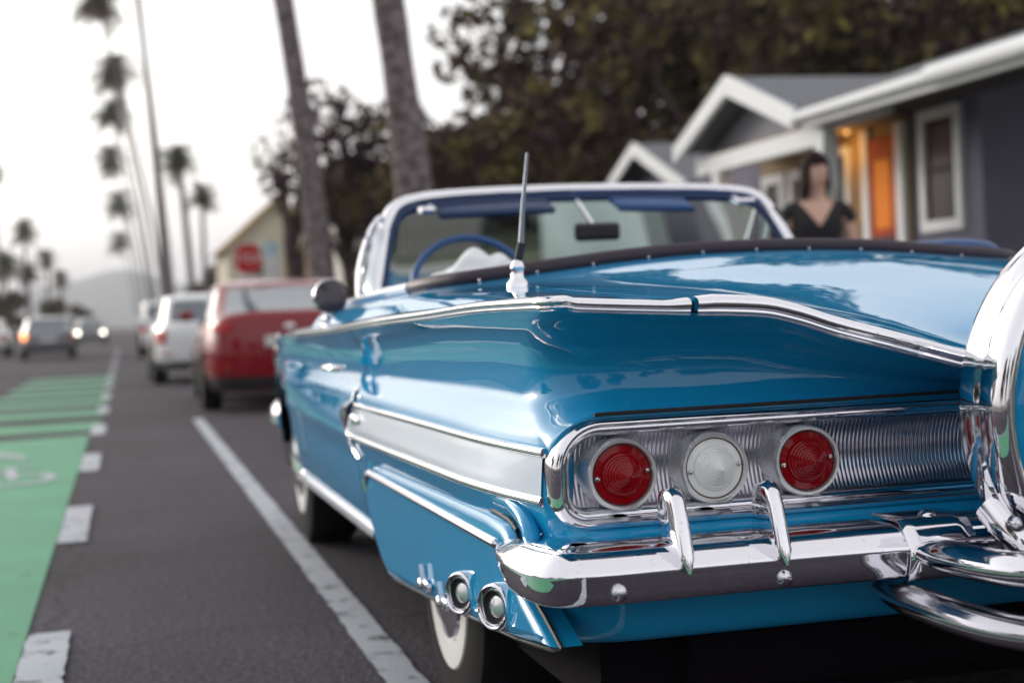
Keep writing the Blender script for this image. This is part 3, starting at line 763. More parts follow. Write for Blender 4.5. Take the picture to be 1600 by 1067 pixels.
for k in range(11):
    wd = -.74 + k * .148; part(MB().sphere((XC + wd, 3.712, zdeck(wd, 3.72) + .004), .0042, 8), "snap", CHROMED, strip_o)
# interior
inn = MB()
inn.grid([[(XC + s * .86, Y, z) for Y in (3.75, 4.5, 5.6)] for s, z in ((-1, .98), (-1, .5))]); inn.grid([[(XC + .86, Y, z) for Y in (3.75, 4.5, 5.6)] for z in (.97, .5)])
inn.box((XC - .85, 3.74, .35), (XC + .85, 5.7, .42)); inn.grid([[(XC + x, 3.76, z) for x in (-.86, .86)] for z in (1.0, .4)])
part(inn, "cabin_lining", BLUEIN, smooth=False)
for Yb, nm in ((3.95, "rear_seat"), (4.62, "front_seat")):
    sb = MB().box((XC - .72, Yb, .45), (XC + .72, Yb + .5, .68)); sb.box((XC - .72, Yb - .12, .5), (XC + .72, Yb + .04, .94)); part(sb, nm, BLUEIN, bevel=.05)
ds = MB(); ds.grid([[(XC + x, Y, z - .04 * (x / .85) ** 2) for x in np.linspace(-.87, .87, 16)] for Y, z in ((5.15, .80), (5.12, .93), (5.22, .985), (5.45, .985), (5.75, .965))]); part(ds, "dashboard", BLUEIN)
# folded fabric top at the far rear corner of the cockpit
ft = MB(); ft.tube(catmull([(XC + .30, 3.86, 1.048), (XC + .48, 3.84, 1.056), (XC + .62, 3.84, 1.056), (XC + .74, 3.86, 1.050), (XC + .80, 3.92, 1.03)], 5), [.008] + [.018] * 9 + [.022] * 11, 12, sx=1.8); part(ft, "folded_top", BLUEIN)
# steering wheel
Ms = axis_m((1.087, 4.78, 1.0), (0, -1, .5))
stw = part(MB().grid([[tuple(Ms @ Vector(((.195 + .0115 * math.cos(b)) * math.cos(a), (.195 + .0115 * math.cos(b)) * math.sin(a), .0115 * math.sin(b)))) for b in np.linspace(0, 2 * math.pi, 9)[:-1]] for a in np.linspace(0, 2 * math.pi, 49)[:-1]], closed_u=True, closed_v=True), "steering_wheel", BLUEIN)
hb = MB().lathe([(.05, -.02), (.05, .01), (.03, .02), (0, .022)], 20, Ms)
for a in (R(205), R(335)): hb.bar(tuple(Ms @ Vector((0, 0, 0))), tuple(Ms @ Vector((.19 * math.cos(a), .19 * math.sin(a), 0))), .025, .010)
part(hb, "wheel_hub", BLUEIN, stw)
part(MB().bar((1.087, 4.80, .99), (1.087, 5.2, .80), .05), "steering_column", BLUEIN, bevel=.01)
# windscreen
HW = [(-.800, 5.04, .955), (-.792, 5.07, 1.02), (-.765, 5.13, 1.13), (-.735, 5.18, 1.225), (-.712, 5.205, 1.272), (-.685, 5.22, 1.303), (-.63, 5.24, 1.326), (-.50, 5.28, 1.342), (-.25, 5.33, 1.354), (0, 5.345, 1.358)]
HW = HW + [(-x, y, z) for x, y, z in HW[-2::-1]]
hwc = [(XC + p[0] * (.985 if p[0] < 0 else .97), p[1], p[2]) for p in catmull(HW, 6)]
n = len(hwc)
part(MB().tube(hwc, [.022 for i in range(n)], 12, sx=1.2), "windscreen_frame", CHROME)
inr = [(x * .0 + XC + (x - XC) * .972, y - .012, .94 + (z - .94) * .93) for x, y, z in hwc]
part(MB().tube(inr, .015, 10, sx=1.0), "inner_frame", NAVY)
gl_ = MB(); top = np.array(hwc); gg = []
for t in np.linspace(0, 1, 8):
    row = []
    for (x, y, z) in hwc[20:n - 20]:
        yb = 5.36 + .30 * (1 - ((x - XC) / .8) ** 2) ; zb_ = .955
        row.append((x, y + (yb - y) * t, z - .012 + (zb_ - z) * t))
    gg.append(row)
part(gl_.grid(gg), "windscreen_glass", GLASS)
part(MB().tube(catmull([(XC + .775, 5.06, .97), (XC + .760, 5.11, 1.10), (XC + .735, 5.16, 1.20), (XC + .712, 5.185, 1.262)], 5), .013, 8, sx=1.3), "window_seal", RUBBER)
for sx in (-1, 1):
  if sx < 0:
    b = MB().tube(catmull([(XC + sx * .845, 5.02, .95), (XC + sx * .835, 5.06, 1.08), (XC + sx * .80, 5.08, 1.19), (XC + sx * .765, 5.085, 1.25), (XC + sx * .745, 5.11, 1.262), (XC + sx * .735, 5.15, 1.25)], 6), .010, 8); part(b, "vent_window_frame", CHROME)
    part(MB().add([(XC + sx * .835, 5.03, .96), (XC + sx * .80, 5.06, 1.17), (XC + sx * .76, 5.08, 1.24), (XC + sx * .735, 5.17, 1.22), (XC + sx * .79, 5.09, .97)], [(0, 1, 2, 3, 4)]), "vent_window", GLASS, smooth=False)
  if 1:
    vs = MB().grid([[(XC + sx * (.12 + (.42 if sx < 0 else .26) * t), 5.30 - .05 * t - .13 * q, 1.318 - .012 * t - .045 * q) for t in np.linspace(0, 1, 6)] for q in (0, .5, 1)]); part(vs, "sun_visor", NAVY if sx < 0 else BLUEIN, solid=.018)
    lt = MB().tube([(XC + sx * .56, 5.20, 1.30), (XC + sx * .56, 5.14, 1.285), (XC + sx * .61, 5.12, 1.285)], .012, 8); part(lt, "top_latch", CHROME)
mr = MB().box((XC - .082, 5.06, 1.16), (XC + .082, 5.09, 1.222)); part(mr, "rear_view_mirror", RUBBER, bevel=.02)
part(MB().bar((XC, 5.09, 1.20), (XC, 5.33, 1.33), .012), "mirror_arm", CHROME)
dm = part(MB().lathe([(.0, -.05), (.035, -.045), (.055, -.025), (.060, 0), (.058, .004), (.056, -.004), (.0, -.006)], 28, axis_m((.655, 4.97, 1.005), (.30, -1, .05))), "door_mirror", [CHROME])
part(MB().lathe([(.054, -.001), (0, .0)], 28, axis_m((.655, 4.97, 1.005), (.30, -1, .05))), "mirror_glass", mat("mirror_dark", (.05, .04, .05), .05, 0, .2), dm)
part(MB().tube([(.69, 5.0, .96), (.66, 5.0, .93), (.665, 5.0, .905)], .014, 8), "mirror_stem", CHROME)
for q in range(3): part(MB().sphere((XC - .955 + q * .05, 4.98 + .1 * q, .925 + .012 * q), .03, 10, (1, 1.3, .7)), "cowl_ornament", CHROME)
# antenna
an = part(MB().lathe([(.024, -.012), (.024, .004), (.020, .010), (.015, .016), (.0135, .034), (.016, .040), (.012, .052), (.008, .056)], 24, axis_m((.851, 3.30, zdeck(.749, 3.3) + .002), (.02, 0, 1), (0, 1, 0))), "antenna_base", CHROME)
za = zdeck(.749, 3.3) + .05
part(MB().tube([(.853, 3.30, za), (.864, 3.30, za + .045)], .0095, 12), "antenna_collar", RUBBER, an)
part(MB().tube([(.862, 3.30, za + .03), (.870, 3.30, za + .12), (.887, 3.302, 1.283)], [.0072, .0050, .0034], 10), "antenna_mast", mat("dull_mast", (.22, .24, .28), .35, .6), an)

# white cloth lying over the seat
rr = random.Random(3); g = []
for i in range(26):
    row = []
    for j in range(34):
        s, t = i / 25, j / 33
        x = .80 + .46 * t + .02 * math.sin(9 * s + 3 * t); y = 4.32 + .30 * s + .02 * math.sin(8 * t)
        env = math.sin(math.pi * min(1, max(0, t * 1.02))) ** .6 * math.sin(math.pi * min(1, s + .08)) ** .5
        z = .955 + env * (.105 + .045 * t + .022 * math.sin(11 * t + 5 * s) + .014 * math.sin(23 * t - 9 * s + 1) + .008 * math.sin(37 * s + 5 * t))
        row.append((x, y, z))
    g.append(row)
tag(MB().grid(g).build("cloth", CLOTH, solid=.004, sharp=0), "crumpled white cloth lying on the seat beside the steering wheel", "cloth")

# ==================================================================== OTHER CARS
CARGLASS = mat("tinted_car_glass", (0.10, 0.13, 0.15), 0.04, 0, 1.0)
TAILRED = mat("tail_lamp_red", (.42, .004, .008), .4, 0, .6, spec=0.0)
PLATE = mat("licence_plate", (.62, .60, .60), .5)
BLACKPL = mat("black_plastic", (.02, .018, .02), .5)
RIM = mat("alloy_rim", (.45, .45, .47), .25, .9)
def modern_car(label, loc, paint, L=4.6, W=1.8, H=1.44, kind='sedan', rotz=0, name="parked_car", lit=None, group=None, front_lit=False, roofm=None):
    """rear at y=0, front at y=L, in its own frame"""
    root = thing(name, label, "car", loc, group, rotz)
    hw = W / 2
    # lower body: rows = height, columns round the plan outline
    def plan(z, inset_):
        pts = []
        n = 72; a_, b_ = hw - inset_, L / 2 - inset_ * .9
        for k in range(n):
            th = 2 * math.pi * k / n; e = 2 / 5.5
            x = a_ * math.copysign(abs(math.cos(th)) ** e, math.cos(th)); yy_ = b_ * math.copysign(abs(math.sin(th)) ** e, math.sin(th))
            yy_ *= 1 if kind != 'sedan' else 1
            pts.append((x, L / 2 + yy_))
        return pts
    if kind == 'sedan': levels = [(.20, .10), (.24, .04), (.38, .015), (.55, 0), (.68, .005), (.80, .02), (.92, .05), (.965, .10), (.985, .18)]
    elif kind == 'suv': levels = [(.32, .10), (.36, .04), (.5, .01), (.7, 0), (.85, .005), (1.0, .015), (1.08, .04), (1.11, .09)]
    else: levels = [(.22, .10), (.26, .04), (.42, .01), (.6, 0), (.75, .005), (.88, .02), (.94, .06), (.96, .12)]
    hz = 0.0
    g = []
    for z, ins in levels:
        row = []
        for x, yy_ in plan(z, ins):
            f = yy_ / L
            zz = z
            if z > .6:      # hood falls to the front, deck slightly to the rear
                drop = max(0, f - .62) / .38; zz = z - (.17 if kind != 'suv' else .06) * drop ** 1.5 * (z - .5) / .45
            if z > .6 and kind == 'sedan': zz += .06 * max(0, 1 - f / .18) * (z - .6) / .38
            row.append((x, yy_, zz))
        g.append(row)
    b = MB().grid(g, closed_v=True); b.add(g[-1], [tuple(range(len(g[-1])))]); b.add(g[0], [tuple(reversed(range(len(g[0]))))])
    body_ = b.build("body", paint, root, sharp=60)
    # greenhouse
    if kind == 'sedan': st = (.30, 1.02, 1.95, 3.05, 3.0); zb_ = .985
    elif kind == 'suv': st = (.06, .20, .9, 2.35, 2.5); zb_ = 1.10
    else: st = (.04, .42, 1.2, 2.55, 2.95); zb_ = .95
    if kind == 'sedan': base = (.32, 3.65); topy = (1.45, 2.65)
    elif kind == 'suv': base = (.06, 3.10); topy = (.18, 2.75)
    else: base = (.10, 3.30); topy = (.55, 2.55)
    ring_ = lambda y0, y1, ww, z, e=2 / 6: [(ww * math.copysign(abs(math.cos(t)) ** e, math.cos(t)), (y0 + y1) / 2 + (y1 - y0) / 2 * math.copysign(abs(math.sin(t)) ** e, math.sin(t)), z) for t in (2 * math.pi * k / 48 for k in range(48))]
    wt = hw * .74 if kind != 'suv' else hw * .86; wb = hw - .09
    gg = []
    for t in (0, .15, .5, .85):
        y0 = base[0] + (topy[0] - base[0]) * t ** .9; y1 = base[1] + (topy[1] - base[1]) * t ** .9
        gg.append(ring_(y0, y1, wb + (wt - wb) * t, zb_ - .05 + (H - .04 - zb_ + .05) * t))
    b = MB().grid(gg, closed_v=True); b.build("windows", CARGLASS, root)
    gr = []
    for t, dz, ins in ((.83, 0, -.012), (.9, .0, -.006), (.96, 0, .02), (1.0, 0, .09), (1.04, 0, .25), (1.055, 0, .5)):
        tt = min(t, 1); y0 = base[0] + (topy[0] - base[0]) * tt + ins; y1 = base[1] + (topy[1] - base[1]) * tt - ins
        gr.append(ring_(y0, y1, wb + (wt - wb) * tt - ins * .8, zb_ - .05 + (H - .05 - zb_ + .05) * t))
    b = MB().grid(gr, closed_v=True); b.add(gr[-1], [tuple(range(48))]); b.build("roof", roofm or paint, root, sharp=0)
    # pillars: patches just proud of the glass
    sp_ = lambda v, e: math.copysign(abs(v) ** e, v)
    def gh(th, t, off):
        y0 = base[0] + (topy[0] - base[0]) * t ** .9; y1 = base[1] + (topy[1] - base[1]) * t ** .9; ww = wb + (wt - wb) * t
        return ((ww + off) * sp_(math.cos(th), 1 / 3), (y0 + y1) / 2 + ((y1 - y0) / 2 + off) * sp_(math.sin(th), 1 / 3), zb_ - .05 + (H - .04 - zb_ + .05) * t)
    for a0, a1 in ((-146, -121), (-59, -34), (34, 56), (124, 146), (-.4, .4), (179.6, 180.4)):
        MB().grid([[gh(R(a), t, .006) for a in np.linspace(a0, a1, 7)] for t in np.linspace(0, .9, 6)]).build("pillar", roofm or paint, root)
    zl_ = [q[0] for q in levels]; il_ = [q[1] for q in levels]
    def bs_(th, z, off):
        ins = float(interp(zl_, il_, z)[0]); e = 2 / 5.5
        x = (hw - ins + off) * sp_(math.cos(th), e); yy_ = L / 2 + (L / 2 - ins * .9 + off) * sp_(math.sin(th), e)
        zz = z + (.06 * max(0, 1 - yy_ / L / .18) * (z - .6) / .38 if (kind == 'sedan' and z > .6) else 0)
        return (x, yy_, zz)
    def patch(a0, a1, z0, z1, off, nm, m, na=12):
        rows = [[bs_(R(a), z, o) for a in np.linspace(a0, a1, na)] for z, o in ((z0, -.01), (z0 + .004, off), ((z0 + z1) / 2, off), (z1 - .004, off), (z1, -.01))]
        return MB().grid(rows).build(nm, m, root)
    for s in (-1, 1):
        MB().sphere((s * (hw + .07), base[1] - .35, zb_ + .04), .10, 10, (1, .5, .7)).build("wing_mirror", paint, root)
        sd = (lambda a, b: (180 - b, 180 - a)) if s < 0 else (lambda a, b: (a, b))
        sgn = lambda a: a
        hx = hw * .80
        a0, a1 = (-70, -28) if s > 0 else (-152, -110)
        zz0, zz1 = {'sedan': (.80, .885), 'suv': (.72, .95), 'hatch': (.64, .84)}[kind]
        if kind != 'sedan': a0, a1 = (-60, -30) if s > 0 else (-150, -120)
        patch(a0, a1, zz0, zz1, .012, "tail_lamp", lit if (lit and s < 0) else TAILRED)
        fl_ = MB().sphere((s * hx * .95, L - .10, .64), .085, 12, (1.3, .9, .75)); fl_.build("headlight", front_lit if front_lit else SATIN, root)
        b0, b1 = (-72, -48) if s > 0 else (-132, -108)
        patch(b0, b1, .455, .485, .034, "reflector", TAILRED)
        MB().bar((s * (hw - .012), L * .42, .80), (s * (hw - .012), L * .42 + .16, .80), .02, .025).build("door_handle", SATIN, root)
    MB().box((-.26, -.012, .66 if kind == 'sedan' else .55), (.26, .03, .775 if kind == 'sedan' else .67)).build("licence_plate", PLATE, root, bevel=.008)
    patch(-165, -15, .36, .52, .022, "rear_bumper", paint, 40)
    patch(-160, -20, .22, .37, .012, "lower_valance", BLACKPL, 40)
    MB().sphere((0, .03, .86 if kind == 'sedan' else .80), .045, 12, (1.4, .5, .8)).build("boot_emblem", SATIN, root)
    wr = .33 if kind != 'suv' else .40
    wp = None
    for yy_ in (.85, L - .90):
        for s in (-1, 1):
            if wp is None:
                Mw = axis_m((0, 0, 0), (1, 0, 0))
                wp = MB().lathe([(.18, .0), (wr - .06, .012), (wr - .015, 0), (wr, -.02), (wr, -.19), (wr - .04, -.21), (.1, -.21)], 28, Mw).build("wheel", TYRE, root)
                MB().lathe([(.205, -.004), (.20, .008), (.16, .002), (.07, .012), (0, .014)], 20, Mw).build("rim", RIM, wp); q = wp
            else: q = copy_tree(wp, root)
            q.location = (s * (hw - .005), yy_, wr); q.rotation_euler = (0, 0, 0 if s > 0 else math.pi)
            if s < 0: pass
    return root
REDP = mat("red_car_paint", (.21, .004, .012), .5, 0, 1.0, spec=0.0)
WHITEC = mat("white_car_paint", (.70, .71, .72), .3, 0, 1.0)
GREYC = mat("grey_car_paint", (.20, .21, .23), .3, .3, 1.0)
ORNG = mat("lit_orange_lamp", (.8, .2, .04), .3, emit=(1, .25, .05), estr=2.5)
HEADL = mat("lit_headlamp", (.9, .9, .85), .3, emit=(1, .93, .8), estr=7)
modern_car("red sedan parked ahead of the blue convertible", (1.66, 15.9, 0), REDP, L=4.6, W=1.80, H=1.42, rotz=R(-1.0))
modern_car("white hatchback parked ahead of the red sedan", (1.30, 23.9, 0), WHITEC, L=4.2, W=1.74, H=1.42, kind='hatch', rotz=R(1))
modern_car("white van parked farthest along the kerb ahead of the white hatchback", (1.35, 44, 0), WHITEC, L=4.8, W=1.9, H=1.62, kind='suv')
modern_car("grey hatchback driving away with an orange tail lamp lit", (-2.3, 50, 0), GREYC, L=4.1, W=1.68, H=1.36, kind='hatch', name="moving_car", lit=ORNG, rotz=R(3))
modern_car("white car at the left edge beyond the grey hatchback", (-5.0, 58, 0), WHITEC, L=4.4, W=1.8, H=1.45, kind='hatch', name="moving_car")
modern_car("far car on the road with bright headlights on", (-1.85, 95, 0), GREYC, L=4.5, W=1.8, H=1.5, kind='hatch', name="moving_car", rotz=math.pi, front_lit=HEADL)

# ==================================================================== SIGNS
SIGNRED = mat("sign_red", (.55, .006, .010), .6, spec=0.05); SIGNWH = mat("sign_white", (.74, .74, .75), .45); GALV = mat("galvanised_steel", (.35, .35, .36), .45, .8)
PALEB = mat("pale_blue_print", (.45, .62, .70), .5)
s0 = thing("stop_sign", "red octagonal stop sign on a post beside the road", "sign", (3.03, 38, .0))
oc = lambda r, y: [(r * math.cos(R(22.5 + 45 * k)), y, r * math.sin(R(22.5 + 45 * k)) + 2.44) for k in range(8)]
MB().prism(oc(.405, 0), (0, .008, 0)).build("border", SIGNWH, s0, smooth=False)
MB().prism(oc(.385, -.004), (0, .003, 0)).build("face", SIGNRED, s0, smooth=False)
tx = bpy.data.curves.new("lettering", 'FONT'); tx.body = "STOP"; tx.size = .31; tx.align_x = 'CENTER'; tx.align_y = 'CENTER'; tx.extrude = .002; tx.space_character = .95
tmp = bpy.data.objects.new("lettering", tx); C.objects.link(tmp); tm_ = bpy.data.meshes.new_from_object(tmp.evaluated_get(bpy.context.evaluated_depsgraph_get())); bpy.data.objects.remove(tmp)
tm_.materials.clear(); tm_.materials.append(SIGNWH); to = bpy.data.objects.new("lettering", tm_); C.objects.link(to); to.parent = s0; to.location = (0, -.007, 2.44); to.rotation_euler = (R(90), 0, 0)
MB().tube([(0, .02, 0), (0, .02, 2.85)], .028, 10).build("post", GALV, s0)
pl = MB().box((-.30, -.004, 1.87), (.30, .004, 2.03)).build("plaque", SIGNWH, s0, smooth=False)
MB().box((-.28, -.007, 1.885), (.28, -.0045, 1.925)).build("plaque_band", SIGNRED, s0, smooth=False)
s1 = thing("parking_sign", "tall white sign with pale blue top right of the stop sign", "sign", (3.62, 38.4, .12))
MB().box((-.21, -.004, 1.80), (.21, .004, 2.75)).build("face", SIGNWH, s1, smooth=False)
MB().box((-.20, -.007, 2.40), (.20, -.0045, 2.73)).build("printed_band", PALEB, s1, smooth=False)
MB().tube([(0, .03, 0), (0, .03, 2.8)], .025, 10).build("post", GALV, s1)

# ==================================================================== HOUSES
WALLG = mat("grey_siding", (.125, .116, .165), .8, var=.08, vscale=2); TRIM = mat("white_trim", (.70, .72, .73), .6)
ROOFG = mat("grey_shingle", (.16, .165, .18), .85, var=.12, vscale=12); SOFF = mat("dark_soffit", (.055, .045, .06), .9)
PANE = mat("window_pane", (.030, .017, .022), .35, spec=.08); DOORM = mat("orange_door", (.40, .06, .010), .6, spec=.1, var=.45, vscale=2.5)
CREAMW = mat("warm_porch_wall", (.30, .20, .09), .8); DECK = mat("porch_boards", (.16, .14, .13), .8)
h = thing("bungalow", "grey bungalow with white gabled porch and orange front door", "house", (7.2, 14, 0))
HO = (7.2, 14, 0)
def hp(b, nm, m, par=None, **k): return b.build(nm, m, par or h, off=HO, **k)
hp(MB().box((7.2, 11.80, .1), (13.5, 18.4, 2.92)), "wall", WALLG, smooth=False)
# main roof: eave parallel to the street, ridge set back
b = MB()
e0, e1 = 9.0, 18.8
b.add([(6.2, e0, 2.66), (6.2, 13.3, 2.66), (10.3, 13.3, 3.86), (10.3, e0, 3.86)], [(0, 3, 2, 1)]); b.add([(7.12, 13.3, 2.9293), (7.12, e1, 2.9293), (10.3, e1, 3.86), (10.3, 13.3, 3.86)], [(0, 3, 2, 1)]); b.add([(14.0, e0, 2.80), (14.0, e1, 2.80), (10.3, e1, 3.86), (10.3, e0, 3.86)], [(0, 1, 2, 3)])
hp(b, "roof", ROOFG, smooth=False, solid=.05)
b = MB().box((6.20, e0, 2.49), (6.26, 13.30, 2.675)); hp(b, "fascia", TRIM, bevel=.01)
b = MB().tube([(6.16, e0, 2.60), (6.16, 10.8, 2.60)], .075, 10); b.tube([(6.16, 10.8, 2.59), (6.16, 13.30, 2.59)], .05, 10); hp(b, "gutter", TRIM)
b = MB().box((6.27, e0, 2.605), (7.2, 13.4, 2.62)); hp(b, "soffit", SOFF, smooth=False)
b = MB().add([(7.2, 11.795, 2.9), (13.5, 11.795, 2.9), (10.3, 11.795, 3.80)], [(0, 1, 2)]); b.add([(7.2, 18.405, 2.9), (13.5, 18.405, 2.9), (10.3, 18.405, 3.80)], [(0, 2, 1)]); hp(b, "gable_wall", WALLG, smooth=False)
# porch cross gable facing the street
ap = (14.9, 3.20); f0 = (13.28, 2.63); f1 = (16.5, 2.63)
b = MB()
for (fy, fz) in (f0, f1):
    d = Vector((0, fy - ap[0], fz - ap[1]))
    q = [Vector((6.2, ap[0], ap[1])), Vector((9.4, ap[0], ap[1])), Vector((9.4, fy, fz)), Vector((6.2, fy, fz))]
    b.add(q, [(0, 1, 2, 3) if fy < ap[0] else (3, 2, 1, 0)])
hp(b, "porch_roof", ROOFG, smooth=False, solid=.06)
for (fy, fz) in (f0, f1):
    b = MB().bar((6.17, ap[0] + (.03 if fy > ap[0] else -.03), ap[1] - .04), (6.17, fy, fz - .03), .05, .19, up=(1, 0, 0))
    b = MB().prism([(6.14, ap[0], ap[1] + .05), (6.14, fy, fz + .05), (6.14, fy, fz - .14), (6.14, ap[0], ap[1] - .16)], (.06, 0, 0))
    hp(b, "rake_board", TRIM, bevel=.006, smooth=False)
hp(MB().add([(6.55, 13.5, 2.52), (6.55, 16.3, 2.52), (6.55, 16.3, 2.58), (6.55, 14.9, 3.08), (6.55, 13.5, 2.58)], [(0, 4, 3, 2, 1)]), "gable_panel", mat("pale_grey_board", (.26, .26, .29), .8), smooth=False, solid=.03)
hp(MB().box((6.36, 13.1, 2.33), (6.5, 16.35, 2.52)), "porch_beam", TRIM, bevel=.008)
hp(MB().box((6.36, 12.0, 2.46), (6.5, 13.09, 2.60)), "porch_beam", mat("grey_trim", (.42, .42, .46), .7), bevel=.008)
for yy_ in (13.10, 15.7): hp(MB().box((6.35, yy_, .35), (6.51, yy_ + .17, 2.33)), "porch_column", TRIM, bevel=.01)
hp(MB().box((6.2, 12.9, .1), (7.2, 16.5, .36)), "porch_floor", DECK, smooth=False)
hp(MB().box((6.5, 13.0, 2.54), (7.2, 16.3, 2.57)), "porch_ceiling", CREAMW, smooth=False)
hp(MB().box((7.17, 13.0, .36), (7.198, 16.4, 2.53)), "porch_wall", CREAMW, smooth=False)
def hwin(y0, y1, z0, z1, x=7.2, fw=.10):
    f = MB()
    f.box((x - .05, y0, z0), (x + .02, y0 + fw, z1)); f.box((x - .05, y1 - fw, z0), (x + .02, y1, z1)); f.box((x - .05, y0 + fw, z0), (x + .02, y1 - fw, z0 + fw)); f.box((x - .05, y0 + fw, z1 - fw), (x + .02, y1 - fw, z1))
    o = hp(f, "window", TRIM, smooth=False, bevel=.006)
    hp(MB().box((x - .012, y0 + fw, z0 + fw), (x + .01, y1 - fw, z1 - fw)), "pane", PANE, o, smooth=False)
    hp(MB().box((x - .03, y0 + fw, (z0 + z1) / 2 - .018), (x - .012, y1 - fw, (z0 + z1) / 2 + .018)), "sash_bar", SOFF, o, smooth=False)
    return o
hwin(12.08, 12.80, 1.46, 2.57)
hwin(14.15, 14.72, .9, 2.42, x=7.17, fw=.08); hwin(15.05, 15.6, 1.2, 2.3, x=7.17, fw=.11); hwin(15.72, 16.3, 1.2, 2.3, x=7.17, fw=.11)
d = hp(MB().box((7.13, 13.18, .37), (7.165, 13.72, 2.42)), "door", DOORM, bevel=.006, smooth=False)
hp(MB().box((7.12, 13.3, 1.55), (7.135, 13.6, 2.2)), "door_pane", mat("lit_amber_glass", (.55, .15, .02), .6, spec=.05, emit=(1, .36, .06), estr=.12), d, smooth=False)
hp(MB().box((7.12, 13.22, 1.42), (7.14, 13.68, 1.47)), "door_rail", SOFF, d, smooth=False)
hp(MB().sphere((7.11, 13.66, 1.25), .03, 8), "door_knob", SATIN, d)
for y0 in (13.04, 13.72): hp(MB().box((7.11, y0, .37), (7.168, y0 + .13, 2.52)), "door_casing", TRIM, bevel=.005, smooth=False)
lamp = hp(MB().sphere((7.0, 13.9, 2.525), .022, 12), "porch_lamp", mat("lit_porch_lamp", (1, .8, .5), .3, emit=(1, .55, .18), estr=.9))
pl_ = bpy.data.lights.new("porch_light", 'POINT'); pl_.energy = 2.2; pl_.color = (1, .50, .14); pl_.shadow_soft_size = .07
po = bpy.data.objects.new("porch_light", pl_); C.objects.link(po); po.parent = h; po.location = (6.9 - 7.2, 14.02 - 14, 2.34)

def simple_house(label, x0, x1, y0, y1, hgt, ridge_h, wall, roof, axis='x', name="house", wins=(), trim=TRIM, ov=.4):
    """axis 'x': ridge runs along x, gable faces the street; 'y': ridge along y, gable faces the viewer"""
    o = thing(name, label, "house", ((x0 + x1) / 2, (y0 + y1) / 2, 0)); off = tuple(o.location)
    bd = lambda b, nm, m, par=None, **k: b.build(nm, m, par or o, off=off, **k)
    bd(MB().box((x0, y0, 0), (x1, y1, hgt)), "wall", wall, smooth=False)
    ym, xm = (y0 + y1) / 2, (x0 + x1) / 2
    if axis == 'x':
        bd(MB().prism([(x0, y0, hgt), (x0, y1, hgt), (x0, ym, ridge_h)], (x1 - x0, 0, 0)), "gable_wall", wall, smooth=False)
        sl_p = (ridge_h - hgt) / (ym - y0)
        for s in (-1, 1):
            ye = ym + s * (ym - y0 + ov); ze = ridge_h - sl_p * (ym - y0 + ov)
            q = [(x0 - ov, ym, ridge_h + .03), (x1 + ov, ym, ridge_h + .03), (x1 + ov, ye, ze + .03), (x0 - ov, ye, ze + .03)]
            bd(MB().add(q, [(0, 1, 2, 3)]), "roof", roof, smooth=False, solid=.06)
            bd(MB().prism([(x0 - ov - .05, ym, ridge_h + .08), (x0 - ov - .05, ye, ze + .08), (x0 - ov - .05, ye, ze - .16), (x0 - ov - .05, ym, ridge_h - .16)], (.05, 0, 0)), "rake_board", trim, smooth=False)
    else:
        bd(MB().prism([(x0, y0, hgt), (x1, y0, hgt), (xm, y0, ridge_h)], (0, y1 - y0, 0)), "gable_wall", wall, smooth=False)
        sl_p = (ridge_h - hgt) / (xm - x0)
        for s in (-1, 1):
            xe = xm + s * (xm - x0 + ov); ze = ridge_h - sl_p * (xm - x0 + ov)
            bd(MB().add([(xm, y0 - ov, ridge_h + .03), (xm, y1 + ov, ridge_h + .03), (xe, y1 + ov, ze + .03), (xe, y0 - ov, ze + .03)], [(0, 1, 2, 3)]), "roof", roof, smooth=False, solid=.08)
            bd(MB().prism([(xm, y0 - ov - .05, ridge_h + .1), (xe, y0 - ov - .05, ze + .1), (xe, y0 - ov - .05, ze - .18), (xm, y0 - ov - .05, ridge_h - .18)], (0, .05, 0)), "rake_board", trim, smooth=False)
    for (face, a, bq, c, dq) in wins:
        if face == 'x':
            f = bd(MB().box((x0 - .05, a, c), (x0 + .01, bq, dq)), "window", trim, smooth=False); bd(MB().box((x0 - .06, a + .1, c + .1), (x0 - .03, bq - .1, dq - .1)), "pane", PANE, f, smooth=False)
        else:
            f = bd(MB().box((a, y0 - .05, c), (bq, y0 + .01, dq)), "window", trim, smooth=False); bd(MB().box((a + .1, y0 - .06, c + .1), (bq - .1, y0 - .03, dq - .1)), "pane", PANE, f, smooth=False)
    return o
CREAM = mat("cream_stucco", (.58, .52, .40), .85, var=.06, vscale=1); PALEW = mat("pale_stucco", (.60, .58, .52), .85, var=.06, vscale=1)
TILE = mat("tile_roof", (.30, .13, .07), .85, var=.2, vscale=6)
simple_house("small grey house with white gable beyond the bungalow", 9.4, 15, 24.0, 28.2, 2.95, 3.72, WALLG, ROOFG, 'x', wins=(('x', 25.2, 26.8, 1.2, 2.5),))
simple_house("cream two storey house with orange tiled gable behind the stop sign", 5.0, 10.0, 75, 84, 4.6, 6.8, CREAM, TILE, 'y', trim=mat("ochre_trim", (.42, .30, .12), .7), wins=(('y', 5.9, 7.0, 2.9, 4.2), ('y', 7.7, 8.8, 2.9, 4.2), ('y', 5.9, 7.0, .8, 2.0)))
simple_house("pale stucco apartment house between the two near palm trunks", 6.9, 14, 46, 55, 5.3, 6.0, PALEW, TILE, 'x', ov=.15, wins=(('y', 8.4, 9.6, 1, 2.4), ('y', 8.4, 9.6, 3.4, 4.8)))

